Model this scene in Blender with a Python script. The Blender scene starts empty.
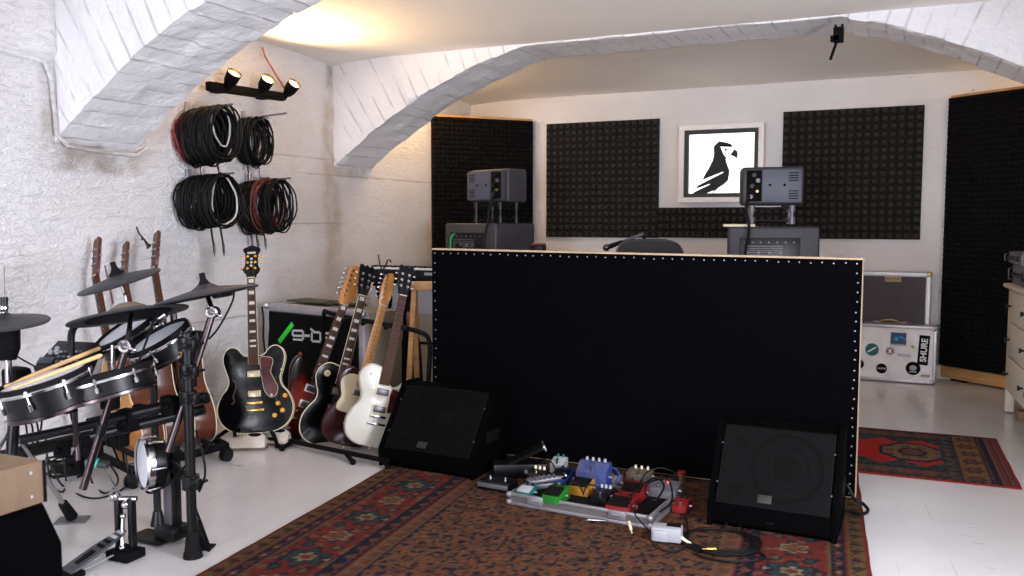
import bpy, bmesh, math, random
from mathutils import Vector as V, Matrix, Quaternion, noise
random.seed(7)
R=math.radians; PI=math.pi
col=bpy.context.scene.collection
# ------------------------------------------------------------------ camera
F=874.; CH=1.25
PITCH=R(4.45); YAW=R(24.93)
FW=V((-math.sin(YAW)*math.cos(PITCH),math.cos(YAW)*math.cos(PITCH),-math.sin(PITCH)))
RT=V((math.cos(YAW),math.sin(YAW),0)); UP=RT.cross(FW)
EYE=V((0,0,CH))
cam=bpy.data.cameras.new('camera'); co=bpy.data.objects.new('camera',cam); col.objects.link(co)
cam.sensor_width=36; cam.lens=36*F/1024
m=Matrix((RT,UP,-FW)).transposed().to_4x4(); m.translation=EYE; co.matrix_world=m
bpy.context.scene.camera=co
cam.dof.use_dof=True; cam.dof.focus_distance=4.7; cam.dof.aperture_fstop=5.6
# surveying helpers: a point seen in the photograph, fixed to a real plane or distance
def ray(x,y): return FW+RT*(x-512)/F+UP*(288-y)/F
def on(x,y,ax,v):
    r=ray(x,y); return EYE+r*((v-EYE[ax])/r[ax])
def D(x,y,d): return EYE+ray(x,y)*(d*.8324)
def cdir(a,b,c): return (RT*a+UP*b-FW*c).normalized()      # right, up, towards the viewer
def along(px,P,u):   # distance along a horizontal line at which the photograph column px lies
    r_=ray(px,300); det=r_.x*(-u.y)-(-u.x)*r_.y; k=((P.x)*(-u.y)-(-u.x)*(P.y))/det; q=EYE+r_*k; return (V((q.x,q.y,0))-V((P.x,P.y,0))).dot(u)
# ------------------------------------------------------------------ materials
MATS={}
def mat(name,c,rough=.5,metal=0,bump=0,bscale=40,var=0,vscale=4,coat=0,emit=0,c2=None,stretch=None,alpha=None,spec=None,sheen=0):
    if name in MATS: return MATS[name]
    m=bpy.data.materials.new(name); m.use_nodes=True; nt=m.node_tree; N=nt.nodes; L=nt.links
    b=N['Principled BSDF']; c=tuple(c)+(1,)
    b.inputs['Base Color'].default_value=c; b.inputs['Roughness'].default_value=rough; b.inputs['Metallic'].default_value=metal
    b.inputs['Coat Weight'].default_value=coat; b.inputs['Coat Roughness'].default_value=.08
    if spec is not None: b.inputs['Specular IOR Level'].default_value=spec
    if emit: b.inputs['Emission Color'].default_value=c; b.inputs['Emission Strength'].default_value=emit
    tc=N.new('ShaderNodeTexCoord'); mp=N.new('ShaderNodeMapping'); L.new(tc.outputs['Object'],mp.inputs[0])
    if stretch: mp.inputs['Scale'].default_value=stretch
    if var or c2:
        t=N.new('ShaderNodeTexNoise'); t.inputs['Scale'].default_value=vscale; t.inputs['Detail'].default_value=6
        L.new(mp.outputs[0],t.inputs['Vector'])
        r=N.new('ShaderNodeValToRGB'); L.new(t.outputs[0],r.inputs[0])
        k=1-var
        r.color_ramp.elements[0].position=.35; r.color_ramp.elements[1].position=.65
        r.color_ramp.elements[0].color=(tuple(c2)+(1,)) if c2 else (c[0]*k,c[1]*k,c[2]*k,1); r.color_ramp.elements[1].color=c
        L.new(r.outputs[0],b.inputs['Base Color'])
    if bump:
        t=N.new('ShaderNodeTexNoise'); t.inputs['Scale'].default_value=bscale; t.inputs['Detail'].default_value=5
        L.new(mp.outputs[0],t.inputs['Vector'])
        u=N.new('ShaderNodeBump'); u.inputs['Strength'].default_value=1; u.inputs['Distance'].default_value=bump
        L.new(t.outputs[0],u.inputs['Height']); L.new(u.outputs[0],b.inputs['Normal'])
    MATS[name]=m; return m
def nodes(m): return m.node_tree.nodes,m.node_tree.links
def plaster(name,c,c2,dist=.012,scale=9,ang=.6,old=None):
    m=mat(name,c,.62); N,L=nodes(m); b=N['Principled BSDF']; tc=N['Texture Coordinate']
    mp=N.new('ShaderNodeMapping'); L.new(tc.outputs['Object'],mp.inputs[0]); mp.inputs['Rotation'].default_value=(ang,ang*.3,0); mp.inputs['Scale'].default_value=(1,1,2.2)
    a=N.new('ShaderNodeTexNoise'); a.inputs['Scale'].default_value=scale; a.inputs['Detail'].default_value=9; a.inputs['Roughness'].default_value=.62; a.inputs['Distortion'].default_value=1.2
    L.new(mp.outputs[0],a.inputs['Vector'])
    d=N.new('ShaderNodeTexNoise'); d.inputs['Scale'].default_value=scale*5; d.inputs['Detail'].default_value=4; L.new(mp.outputs[0],d.inputs['Vector'])
    x=N.new('ShaderNodeMath'); x.operation='MULTIPLY_ADD'; x.inputs[1].default_value=.35; L.new(d.outputs[0],x.inputs[0]); L.new(a.outputs[0],x.inputs[2])
    u=N.new('ShaderNodeBump'); u.inputs['Distance'].default_value=dist; L.new(x.outputs[0],u.inputs['Height']); L.new(u.outputs[0],b.inputs['Normal'])
    s=N.new('ShaderNodeTexNoise'); s.inputs['Scale'].default_value=1.3; s.inputs['Detail'].default_value=8; L.new(tc.outputs['Object'],s.inputs['Vector'])
    r=N.new('ShaderNodeValToRGB'); r.color_ramp.elements[0].position=.33; r.color_ramp.elements[0].color=tuple(c2)+(1,); r.color_ramp.elements[1].position=.55; r.color_ramp.elements[1].color=tuple(c)+(1,)
    L.new(s.outputs[0],r.inputs[0])
    # small chips and pits where the paint has gone
    v=N.new('ShaderNodeTexNoise'); v.inputs['Scale'].default_value=14; v.inputs['Detail'].default_value=3; L.new(tc.outputs['Object'],v.inputs['Vector'])
    q=N.new('ShaderNodeValToRGB'); q.color_ramp.elements[0].position=.74; q.color_ramp.elements[0].color=(0,0,0,1); q.color_ramp.elements[1].position=.78
    L.new(v.outputs[0],q.inputs[0])
    mx=N.new('ShaderNodeMixRGB'); L.new(q.outputs[0],mx.inputs[0]); L.new(r.outputs[0],mx.inputs[1]); mx.inputs[2].default_value=(.42,.34,.28,1)
    last=mx.outputs[0]; hb=None
    if old:
        sx=N.new('ShaderNodeSeparateXYZ'); L.new(tc.outputs['Object'],sx.inputs[0])
        gn=N.new('ShaderNodeTexNoise'); gn.inputs['Scale'].default_value=7; gn.inputs['Detail'].default_value=8; L.new(tc.outputs['Object'],gn.inputs['Vector'])
        def mth(op,a_,b_=None,c_=None):
            q_=N.new('ShaderNodeMath'); q_.operation=op
            for k_,v_ in enumerate((a_,b_,c_)):
                if v_ is None: continue
                if hasattr(v_,'is_linked'): L.new(v_,q_.inputs[k_])
                else: q_.inputs[k_].default_value=v_
            return q_.outputs[0]
        def band(co,c_,w_,soft):   # 1 inside |co-c|<w, fading over soft
            q_=N.new('ShaderNodeMapRange'); q_.interpolation_type='SMOOTHSTEP'; L.new(mth('ABSOLUTE',mth('SUBTRACT',co,c_)),q_.inputs['Value'])
            q_.inputs['From Min'].default_value=w_; q_.inputs['From Max'].default_value=w_+soft; q_.inputs['To Min'].default_value=1; q_.inputs['To Max'].default_value=0; return q_.outputs[0]
        gate=mth('MULTIPLY_ADD',gn.outputs[0],2.2,-.55)
        zz=mth('MULTIPLY_ADD',gn.outputs[0],.02,sx.outputs[2])
        def mixc(fac,c_):
            nonlocal last
            q_=N.new('ShaderNodeMixRGB'); q_.use_clamp=True; L.new(fac,q_.inputs[0]); L.new(last,q_.inputs[1]); q_.inputs[2].default_value=c_+(1,); last=q_.outputs[0]
        # joints between the courses of the old wall
        for z_,y0_,yh_ in old['joints']:
            f_=mth('MULTIPLY',mth('MULTIPLY',band(zz,z_+.01,.0025,.005),band(sx.outputs[1],y0_,yh_,.15)),mth('MINIMUM',mth('MAXIMUM',gate,0.0),.85)); mixc(f_,(.30,.26,.24))
        # noise-broken brown patches in the corner and around the rib springings
        for y_,z_,w_,h_,k_,c_ in old['brown_patches']:
            f_=mth('MULTIPLY',mth('MULTIPLY',band(sx.outputs[1],y_,w_*.3,w_),band(sx.outputs[2],z_,h_*.6,h_*.6)),mth('MULTIPLY',mth('MINIMUM',mth('MAXIMUM',gate,0.0),1.0),k_)); mixc(f_,c_)
    L.new(last,b.inputs['Base Color'])
    return m
W_PL=plaster('white_plaster',(.80,.785,.80),(.73,.70,.70),.022,12,old=dict(joints=((1.225,4.9,.55),(1.585,6.0,.9),(1.70,4.9,.5),(.62,5.0,1.2)),brown_patches=((5.42,1.5,.12,.75,.95,(.42,.33,.25)),(5.42,2.3,.06,.12,.9,(.22,.18,.14)),(3.36,1.58,.34,.09,1.2,(.40,.35,.31)),(3.06,1.85,.05,.25,.8,(.38,.34,.31)),(5.7,1.62,.25,.05,.8,(.40,.33,.27)),(5.1,1.35,.8,.9,.35,(.62,.52,.44)))))
W_PL2=plaster('smooth_white_plaster',(.67,.65,.65),(.62,.595,.59),.004,9)
CEIL=mat('ceiling_paint',(.90,.85,.79),.8,bump=.0015,bscale=60,var=.03,vscale=2)
def brick_mat():
    m=mat('painted_brick',(.80,.79,.81),.55); N,L=nodes(m); b=N['Principled BSDF']; tc=N['Texture Coordinate']
    at=N.new('ShaderNodeAttribute'); at.attribute_name='uvw'
    bt=N.new('ShaderNodeTexBrick'); bt.inputs['Scale'].default_value=1; bt.inputs['Brick Width'].default_value=7.0; bt.inputs['Row Height'].default_value=.105
    bt.inputs['Mortar Size'].default_value=.007; bt.inputs['Mortar Smooth'].default_value=.4; bt.inputs['Bias'].default_value=0
    L.new(at.outputs['Vector'],bt.inputs['Vector'])
    n=N.new('ShaderNodeTexNoise'); n.inputs['Scale'].default_value=22; n.inputs['Detail'].default_value=8; n.inputs['Roughness'].default_value=.65; L.new(tc.outputs['Object'],n.inputs['Vector'])
    # mortar is painted over in most places: noise masks it
    k=N.new('ShaderNodeTexNoise'); k.inputs['Scale'].default_value=5; L.new(tc.outputs['Object'],k.inputs['Vector'])
    kr=N.new('ShaderNodeValToRGB'); kr.color_ramp.elements[0].position=.42; kr.color_ramp.elements[1].position=.62; L.new(k.outputs[0],kr.inputs[0])
    mm=N.new('ShaderNodeMath'); mm.operation='MULTIPLY'; L.new(bt.outputs['Fac'],mm.inputs[0]); L.new(kr.outputs[0],mm.inputs[1])
    h=N.new('ShaderNodeMath'); h.operation='MULTIPLY_ADD'; h.inputs[1].default_value=-.45; L.new(mm.outputs[0],h.inputs[0]); L.new(n.outputs[0],h.inputs[2])
    u=N.new('ShaderNodeBump'); u.inputs['Distance'].default_value=.016; L.new(h.outputs[0],u.inputs['Height']); L.new(u.outputs[0],b.inputs['Normal'])
    mx=N.new('ShaderNodeMixRGB'); mx.inputs[1].default_value=(.80,.79,.81,1); mx.inputs[2].default_value=(.56,.53,.52,1)
    f=N.new('ShaderNodeMath'); f.operation='MULTIPLY'; f.inputs[1].default_value=.75; L.new(mm.outputs[0],f.inputs[0]); L.new(f.outputs[0],mx.inputs[0])
    L.new(mx.outputs[0],b.inputs['Base Color'])
    return m
BRICK=brick_mat()
def floor_mat():
    m=mat('painted_floor',(.66,.64,.64),.22); N,L=nodes(m); b=N['Principled BSDF']; tc=N['Texture Coordinate']
    n=N.new('ShaderNodeTexNoise'); n.inputs['Scale'].default_value=.9; n.inputs['Detail'].default_value=9; n.inputs['Roughness'].default_value=.6; L.new(tc.outputs['Object'],n.inputs['Vector'])
    r=N.new('ShaderNodeValToRGB'); r.color_ramp.elements[0].position=.35; r.color_ramp.elements[0].color=(.54,.51,.50,1); r.color_ramp.elements[1].position=.6; r.color_ramp.elements[1].color=(.60,.59,.595,1); L.new(n.outputs[0],r.inputs[0])
    # scratches: stretched noise threshold
    mp=N.new('ShaderNodeMapping'); mp.inputs['Rotation'].default_value=(0,0,.5); mp.inputs['Scale'].default_value=(3,22,1); L.new(tc.outputs['Object'],mp.inputs[0])
    s=N.new('ShaderNodeTexNoise'); s.inputs['Scale'].default_value=1.6; s.inputs['Detail'].default_value=6; s.inputs['Distortion'].default_value=.8; L.new(mp.outputs[0],s.inputs['Vector'])
    q=N.new('ShaderNodeValToRGB'); q.color_ramp.elements[0].position=.70; q.color_ramp.elements[0].color=(0,0,0,1); q.color_ramp.elements[1].position=.73; L.new(s.outputs[0],q.inputs[0])
    mx=N.new('ShaderNodeMixRGB'); L.new(q.outputs[0],mx.inputs[0]); L.new(r.outputs[0],mx.inputs[1]); mx.inputs[2].default_value=(.36,.31,.28,1)
    # seams between the painted boards, open only here and there
    bp=N.new('ShaderNodeMapping'); bp.inputs['Rotation'].default_value=(0,0,R(-7)); L.new(tc.outputs['Object'],bp.inputs[0]); bs=N.new('ShaderNodeSeparateXYZ'); L.new(bp.outputs[0],bs.inputs[0])
    def mth(op,a_,b_):
        q_=N.new('ShaderNodeMath'); q_.operation=op
        for k_,v_ in enumerate((a_,b_)):
            if hasattr(v_,'is_linked'): L.new(v_,q_.inputs[k_])
            else: q_.inputs[k_].default_value=v_
        return q_.outputs[0]
    fr=mth('FRACT',mth('DIVIDE',bs.outputs[0],.19),0.0); ln=mth('LESS_THAN',fr,.016)
    gn=N.new('ShaderNodeTexNoise'); gn.inputs['Scale'].default_value=2.3; gn.inputs['Detail'].default_value=7; L.new(tc.outputs['Object'],gn.inputs['Vector'])
    gt=N.new('ShaderNodeMapRange'); L.new(gn.outputs[0],gt.inputs['Value']); gt.inputs['From Min'].default_value=.54; gt.inputs['From Max'].default_value=.70; gt.inputs['To Max'].default_value=.6
    m2=N.new('ShaderNodeMixRGB'); L.new(mth('MULTIPLY',ln,gt.outputs[0]),m2.inputs[0]); L.new(mx.outputs[0],m2.inputs[1]); m2.inputs[2].default_value=(.20,.16,.15,1)
    sp_=N.new('ShaderNodeTexNoise'); sp_.inputs['Scale'].default_value=26; sp_.inputs['Detail'].default_value=3; L.new(tc.outputs['Object'],sp_.inputs['Vector'])
    m3=N.new('ShaderNodeMixRGB'); L.new(mth('GREATER_THAN',sp_.outputs[0],.76),m3.inputs[0]); L.new(m2.outputs[0],m3.inputs[1]); m3.inputs[2].default_value=(.30,.25,.22,1); L.new(m3.outputs[0],b.inputs['Base Color'])
    g=N.new('ShaderNodeTexNoise'); g.inputs['Scale'].default_value=3; g.inputs['Detail'].default_value=6; L.new(tc.outputs['Object'],g.inputs['Vector'])
    rr=N.new('ShaderNodeMapRange'); rr.inputs['To Min'].default_value=.12; rr.inputs['To Max'].default_value=.30; L.new(g.outputs[0],rr.inputs['Value']); L.new(rr.outputs[0],b.inputs['Roughness'])
    u=N.new('ShaderNodeBump'); u.inputs['Distance'].default_value=.003; L.new(g.outputs[0],u.inputs['Height']); L.new(u.outputs[0],b.inputs['Normal'])
    return m
FLOOR=floor_mat()
BLK=mat('black_plastic',(.004,.004,.005),.36,spec=.28); BLKM=mat('black_matte',(.0025,.0022,.0028),.75,spec=.10); RUB=mat('black_rubber',(.005,.005,.006),.75,spec=.15)
BLKG=mat('black_gloss',(.002,.002,.003),.22,coat=.10,spec=.18); VELV=mat('black_molton',(.0009,.0008,.0014),.95,bump=.001,bscale=300,spec=.04)
CARP=mat('black_cabinet_carpet',(.0008,.0008,.001),.9,bump=.001,bscale=400,spec=.03); GRIL=mat('black_grille_metal',(.0028,.0025,.003),.6,.1,spec=.10)
FOAM=mat('charcoal_foam',(.027,.0235,.021),.92,spec=.2); FOAM2=mat('black_egg_foam',(.006,.0055,.0058),.95,spec=.1)
CHR=mat('chrome',(.50,.48,.51),.2,1); STEEL=mat('brushed_steel',(.55,.55,.58),.38,1,bump=.0004,bscale=200,var=.12,vscale=14); DKCH=mat('dark_chrome',(.09,.07,.075),.28,1)
GOLD=mat('gold_metal',(.85,.50,.12),.25,1); AGOLD=mat('amber_knob',(.75,.35,.04),.2,coat=.5); CREAM=mat('cream_plastic',(.72,.62,.42),.4); PEARL=mat('pearl',(.72,.70,.68),.3)
WHT=mat('white_plastic',(.75,.75,.78),.4); ROSE=mat('rosewood',(.075,.030,.018),.75,spec=.12,c2=(.05,.022,.016),vscale=30,stretch=(1,.1,1)); MAPLE=mat('maple',(.62,.27,.06),.32,coat=.4,c2=(.50,.20,.04),vscale=20,stretch=(1,.1,1))
MAHO=mat('mahogany_gloss',(.10,.025,.011),.32,coat=.08,spec=.25,c2=(.06,.015,.008),vscale=9,stretch=(1,.15,1)); SPR=mat('amber_wood',(.50,.21,.035),.3,coat=.4,c2=(.48,.18,.03),vscale=9,stretch=(6,1,6))
IVORY=mat('aged_white_lacquer',(.52,.49,.42),.3,coat=.3); BLOND=mat('blond_lacquer',(.62,.52,.36),.35,coat=.3); WINE=mat('wine_red_lacquer',(.028,.003,.005),.2,coat=.2,spec=.25); TORT=mat('tortoise_plastic',(.10,.012,.012),.2,c2=(.03,.006,.008),vscale=30)
PINE=mat('pine_wood',(.55,.30,.11),.6,c2=(.42,.21,.07),vscale=6,stretch=(1,1,8)); PLY=mat('plywood_edge',(.46,.33,.21),.7,var=.2,vscale=12); BOXW=mat('birch_plywood',(.17,.108,.064),.75,c2=(.14,.088,.052),vscale=5,stretch=(1,5,1))
DRES=mat('cream_paint',(.62,.56,.46),.45,var=.04); BRS=mat('brass_aged',(.45,.30,.12),.4,.8); ALU=mat('worn_aluminium',(.50,.48,.50),.45,.7,var=.2,vscale=12)
WHTC=mat('worn_white_case',(.84,.82,.84),.5,c2=(.72,.68,.68),vscale=10); DKVIO=mat('dark_fibre_case',(.050,.035,.045),.6,c2=(.035,.026,.034),vscale=5); HEAD=mat('white_mesh_head',(.72,.73,.80),.55,bump=.0006,bscale=500)
CYM=mat('rubber_cymbal',(.022,.022,.028),.5,bump=.0006,bscale=90); SPKB=mat('charcoal_cabinet',(.032,.031,.040),.55,bump=.0006,bscale=250); SPKR=mat('slate_panel',(.07,.075,.105),.5)
STICK=mat('drumstick_hickory',(.78,.52,.25),.45,c2=(.70,.43,.18),vscale=8,stretch=(1,1,6))
RED=mat('red_plastic',(.19,.008,.007),.4); REDC=mat('red_cable',(.22,.008,.010),.5); GRN=mat('green_lacquer',(.008,.13,.008),.4); NGRN=mat('vivid_green',(.02,.75,.03),.5); YEL=mat('yellow_lacquer',(.30,.14,.008),.4); BLU=mat('blue_lacquer',(.006,.025,.13),.4)  # pedal red, green, yellow and blue darkened to stand for dim light there
TEAL=mat('teal_paint',(.005,.11,.10),.4); GREY=mat('grey_metal_paint',(.12,.115,.13),.4,.3); LGREY=mat('light_grey',(.33,.33,.35),.5); FABB=mat('black_cable',(.0025,.0025,.003),.55,spec=.2)
DKRED=mat('dark_red_cable',(.10,.012,.010),.5); CLOTH=mat('beige_cloth',(.42,.33,.25),.9,bump=.004,bscale=30,var=.3,vscale=6)
SCUFF=mat('old_leather',(.55,.47,.40),.6,var=.35,vscale=10)
# ------------------------------------------------------------------ mesh builder
class MB:
    def __init__(s): s.bm=bmesh.new(); s.mi=0
    def _add(s,tmp,M=None):
        if M is not None: tmp.transform(M)
        for f in tmp.faces: f.material_index=s.mi
        me=bpy.data.meshes.new('t'); tmp.to_mesh(me); s.bm.from_mesh(me); bpy.data.meshes.remove(me); tmp.free()
    def box(s,c,d,bev=0,M=None,seg=2):
        t=bmesh.new(); bmesh.ops.create_cube(t,size=1)
        for v in t.verts: v.co=V((v.co.x*d[0],v.co.y*d[1],v.co.z*d[2]))
        if bev: bmesh.ops.bevel(t,geom=t.edges[:],offset=min(bev,min(d)*.49),segments=seg,affect='EDGES',profile=.5)
        T=Matrix.Translation(V(c)); s._add(t,(M@T) if M is not None else T); return s
    def cyl(s,a,b,r,r2=None,n=14,cap=True):
        a=V(a);b=V(b);d=b-a; L=d.length
        if L<1e-7: return s
        t=bmesh.new(); bmesh.ops.create_cone(t,cap_ends=cap,segments=n,radius1=r,radius2=r if r2 is None else r2,depth=L)
        s._add(t,Matrix.Translation((a+b)/2)@d.to_track_quat('Z','Y').to_matrix().to_4x4()); return s
    def sph(s,c,r,n=12,sc=(1,1,1)):
        t=bmesh.new(); bmesh.ops.create_uvsphere(t,u_segments=n,v_segments=max(6,n//2+2),radius=r)
        s._add(t,Matrix.Translation(V(c))@Matrix.Diagonal(V(sc).to_4d())); return s
    def tube(s,pts,r,n=8,closed=False):
        P=[V(p) for p in pts]; k=len(P); rings=[]; prev=None
        for i in range(k):
            if closed: t=P[(i+1)%k]-P[i-1]
            else: t=P[min(i+1,k-1)]-P[max(i-1,0)]
            t.normalize()
            if prev is None: u=t.orthogonal().normalized()
            else:
                u=prev-t*prev.dot(t)
                u=u.normalized() if u.length>1e-6 else t.orthogonal().normalized()
            prev=u; w=t.cross(u); rr=r[i] if isinstance(r,(list,tuple)) else r
            rings.append([s.bm.verts.new(P[i]+(u*math.cos(a)+w*math.sin(a))*rr) for a in (2*PI*j/n for j in range(n))])
        for i in range(k if closed else k-1):
            A=rings[i];B=rings[(i+1)%k]
            for j in range(n):
                f=s.bm.faces.new((A[j],A[(j+1)%n],B[(j+1)%n],B[j])); f.material_index=s.mi; f.smooth=True
        if not closed:
            f=s.bm.faces.new(rings[0][::-1]); f.material_index=s.mi; f=s.bm.faces.new(rings[-1]); f.material_index=s.mi
        return s
    def lathe(s,prof,M=None,n=28):
        t=bmesh.new(); rings=[]
        for r,z in prof:
            rings.append([t.verts.new((r*math.cos(2*PI*j/n),r*math.sin(2*PI*j/n),z)) for j in range(n)] if r>1e-6 else [t.verts.new((0,0,z))])
        for A,B in zip(rings,rings[1:]):
            for j in range(n):
                k=(j+1)%n
                if len(A)==1 and len(B)==1: continue
                if len(A)==1: t.faces.new((A[0],B[k],B[j]))
                elif len(B)==1: t.faces.new((A[j],A[k],B[0]))
                else: t.faces.new((A[j],A[k],B[k],B[j]))
        bmesh.ops.recalc_face_normals(t,faces=t.faces[:])
        s._add(t,M); return s
    def prism(s,pts,z0,z1,M=None,bev=0,seg=2):
        t=bmesh.new(); f=t.faces.new([t.verts.new((p[0],p[1],z0)) for p in pts])
        r=bmesh.ops.extrude_face_region(t,geom=[f]); 
        for v in r['geom']:
            if isinstance(v,bmesh.types.BMVert): v.co.z=z1
        bmesh.ops.recalc_face_normals(t,faces=t.faces[:])
        if bev:
            es=[e for e in t.edges if abs(e.verts[0].co.z-e.verts[1].co.z)<1e-6]
            bmesh.ops.bevel(t,geom=es,offset=bev,segments=seg,affect='EDGES',profile=.5)
        s._add(t,M); return s
    def quad(s,a,b,c,d):
        f=s.bm.faces.new([s.bm.verts.new(V(p)) for p in (a,b,c,d)]); f.material_index=s.mi; return s
    def m(s,i): s.mi=i; return s
    def build(s,name,mats,parent=None,smooth=35):
        me=bpy.data.meshes.new(name); s.bm.normal_update(); s.bm.to_mesh(me); s.bm.free()
        for x in (mats if isinstance(mats,(list,tuple)) else [mats]): me.materials.append(x)
        if smooth:
            me.polygons.foreach_set('use_smooth',[True]*len(me.polygons)); me.set_sharp_from_angle(angle=R(smooth))
        o=bpy.data.objects.new(name,me); col.objects.link(o)
        if parent: o.parent=parent
        return o
def tag(o,label,cat,group=None,kind=None):
    o['label']=label; o['category']=cat
    if group: o['group']=group
    if kind: o['kind']=kind
    return o
def struct(o): o['kind']='structure'; return o
def thing(name,label,cat,M=None,group=None):
    o=bpy.data.objects.new(name,None); o.empty_display_size=.1; col.objects.link(o)
    if M is not None: o.matrix_world=M if isinstance(M,Matrix) else Matrix.Translation(V(M))
    return tag(o,label,cat,group)
def frame(o,x,y,z):
    m=Matrix((V(x),V(y),V(z))).transposed().to_4x4(); m.translation=V(o); return m
def TR(p,rz=0): return Matrix.Translation(V(p))@Matrix.Rotation(rz,4,'Z')
def textmesh(s,size,ext=.0005,bold=0):
    c=bpy.data.curves.new('t','FONT'); c.body=s; c.size=size; c.extrude=ext; c.offset=bold; c.align_x='CENTER'; c.align_y='CENTER'
    o=bpy.data.objects.new('t',c); col.objects.link(o); bpy.context.view_layer.update()
    me=bpy.data.meshes.new_from_object(o.evaluated_get(bpy.context.evaluated_depsgraph_get()))
    bpy.data.objects.remove(o); bpy.data.curves.remove(c); return me
def text(name,s,size,M,material,parent,ext=.0005,bold=0):
    me=textmesh(s,size,ext,bold); me.name=name; me.materials.clear(); me.materials.append(material)
    o=bpy.data.objects.new(name,me); col.objects.link(o); o.parent=parent; o.matrix_local=M; return o
def smoothpoly(P,n=4,closed=True):
    out=[];k=len(P)
    for i in range(k if closed else k-1):
        p0,p1,p2,p3=[V(P[j%k]) if closed else V(P[max(0,min(k-1,j))]) for j in (i-1,i,i+1,i+2)]
        for t in range(n):
            t/=n; out.append(.5*((2*p1)+(p2-p0)*t+(2*p0-5*p1+4*p2-p3)*t*t+(3*p1-p0-3*p2+p3)*t**3))
    if not closed: out.append(V(P[-1]))
    return out
def copy_tree(o,parent=None):
    c=o.copy(); col.objects.link(c); c.parent=parent
    for ch in [x for x in bpy.data.objects if x.parent==o]: copy_tree(ch,c)
    return c

# ================================================================== SETTING
XL,XR,YB,YF=-4.0,1.15,7.68,-4.6
ZC=2.64
def grid(name,P0,U,Vv,nu,nv,material,fn=None,nrm=None):
    b=bmesh.new(); vs=[[None]*(nv+1) for _ in range(nu+1)]
    for i in range(nu+1):
        for j in range(nv+1):
            p=V(P0)+V(U)*i/nu+V(Vv)*j/nv
            if fn: p=fn(p)
            vs[i][j]=b.verts.new(p)
    for i in range(nu):
        for j in range(nv): b.faces.new((vs[i][j],vs[i+1][j],vs[i+1][j+1],vs[i][j+1])).smooth=True
    me=bpy.data.meshes.new(name); b.to_mesh(me); b.free(); me.materials.append(material)
    o=bpy.data.objects.new(name,me); col.objects.link(o); return o
b=MB(); b.box(((XL+XR)/2,(YF+YB)/2,-.06),(XR-XL+.6,YB-YF+.6,.12)); struct(b.build('floor',FLOOR,smooth=0))
# left wall: thick old masonry, swelling gently, with a ledge at 2.25 m
def lw(p):
    n=noise.noise(V((p.y*.9,p.z*1.1,3)))*.018+noise.noise(V((p.y*3,p.z*3,9)))*.006
    x=XL+n-.01
    if p.z>2.055 and p.y<3.09: x+=.035*min(1,(p.z-2.055)/.03)
    return V((x,p.y,p.z))
g=grid('wall_left',(XL,YF,0),(0,YB-YF,0),(0,0,2.9),230,90,W_PL,lw); struct(g)
b=MB(); b.box((XL-.17,(YF+YB)/2,1.5),(.24,YB-YF,3.0)); b.build('masonry_core',W_PL,g,0)
b=MB(); b.box(((XL+XR)/2,YB+.12,1.45),(XR-XL+.5,.24,2.9)); struct(b.build('wall_back',W_PL2,smooth=0))
# right wall with the main window beside the photographer; front wall with a smaller one
def holed(name,axis,a0,a1,h0,h1,z0,z1,c,m):
    b=MB()
    def bx(p,q,zl,zh):
        if axis=='y': b.box((c,(p+q)/2,(zl+zh)/2),(.24,q-p,zh-zl))
        else: b.box(((p+q)/2,c,(zl+zh)/2),(q-p,.24,zh-zl))
    bx(a0,h0,0,2.9); bx(h1,a1,0,2.9); bx(h0,h1,0,z0); bx(h0,h1,z1,2.9)
    struct(b.build(name,m,smooth=0))
    b=MB(); t=.05
    def fx(p,q,zl,zh):
        if axis=='y': b.box((c+.04,(p+q)/2,(zl+zh)/2),(.06,q-p,zh-zl))
        else: b.box(((p+q)/2,c-.04,(zl+zh)/2),(q-p,.06,zh-zl))
    fx(h0,h1,z0,z0+t);fx(h0,h1,z1-t,z1)
    for p in (h0,(h0+h1-t)/2,h1-t): fx(p,p+t,z0,z1)
    return b
WY0,WY1,WZ0,WZ1=1.25,2.55,.70,1.95
b=holed('wall_right','y',YF,YB,WY0,WY1,WZ0,WZ1,XR+.12,W_PL2); struct(b.build('window_1',WHT,smooth=0))
DARKW=mat('dark_unseen_wall',(.10,.10,.11),.8)  # invented dark tone for the unseen front wall, keeps glossy reflections dark
b=holed('wall_front','x',XL,XR,-2.4,-.4,.10,2.15,YF-.12,DARKW); struct(b.build('window_2',WHT,smooth=0))
# shallow vaulted ceiling bays between the brick ribs
ARCH=[(3.10,3.62),(5.45,5.94)]
def zc(y):
    if y>ARCH[1][1]:
        t=(y-ARCH[1][1])/(YB-ARCH[1][1]); return 2.43-.035*t+.04*math.sin(PI*t)
    for a,bb in ((YF,ARCH[0][0]),(ARCH[0][1],ARCH[1][0])):
        if a<=y<=bb: t=(y-a)/(bb-a); return 2.425+.04*math.sin(PI*t)
    return 2.425
def cf(p):
    z=zc(p.y)
    e=max(0,min(1,1-(p.x-XL)/.55)); z-=.03*e*e
    return V((p.x,p.y,z))
struct(grid('ceiling',(XL-.1,YF-.1,0),(XR-XL+.2,0,0),(0,YB-YF+.2,0),48,120,CEIL,cf))
b=MB(); b.box(((XL+XR)/2,(YF+YB)/2,2.95),(XR-XL+1,YB-YF+1,.1)); struct(b.build('ceiling_slab',CEIL,smooth=0))
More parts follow.
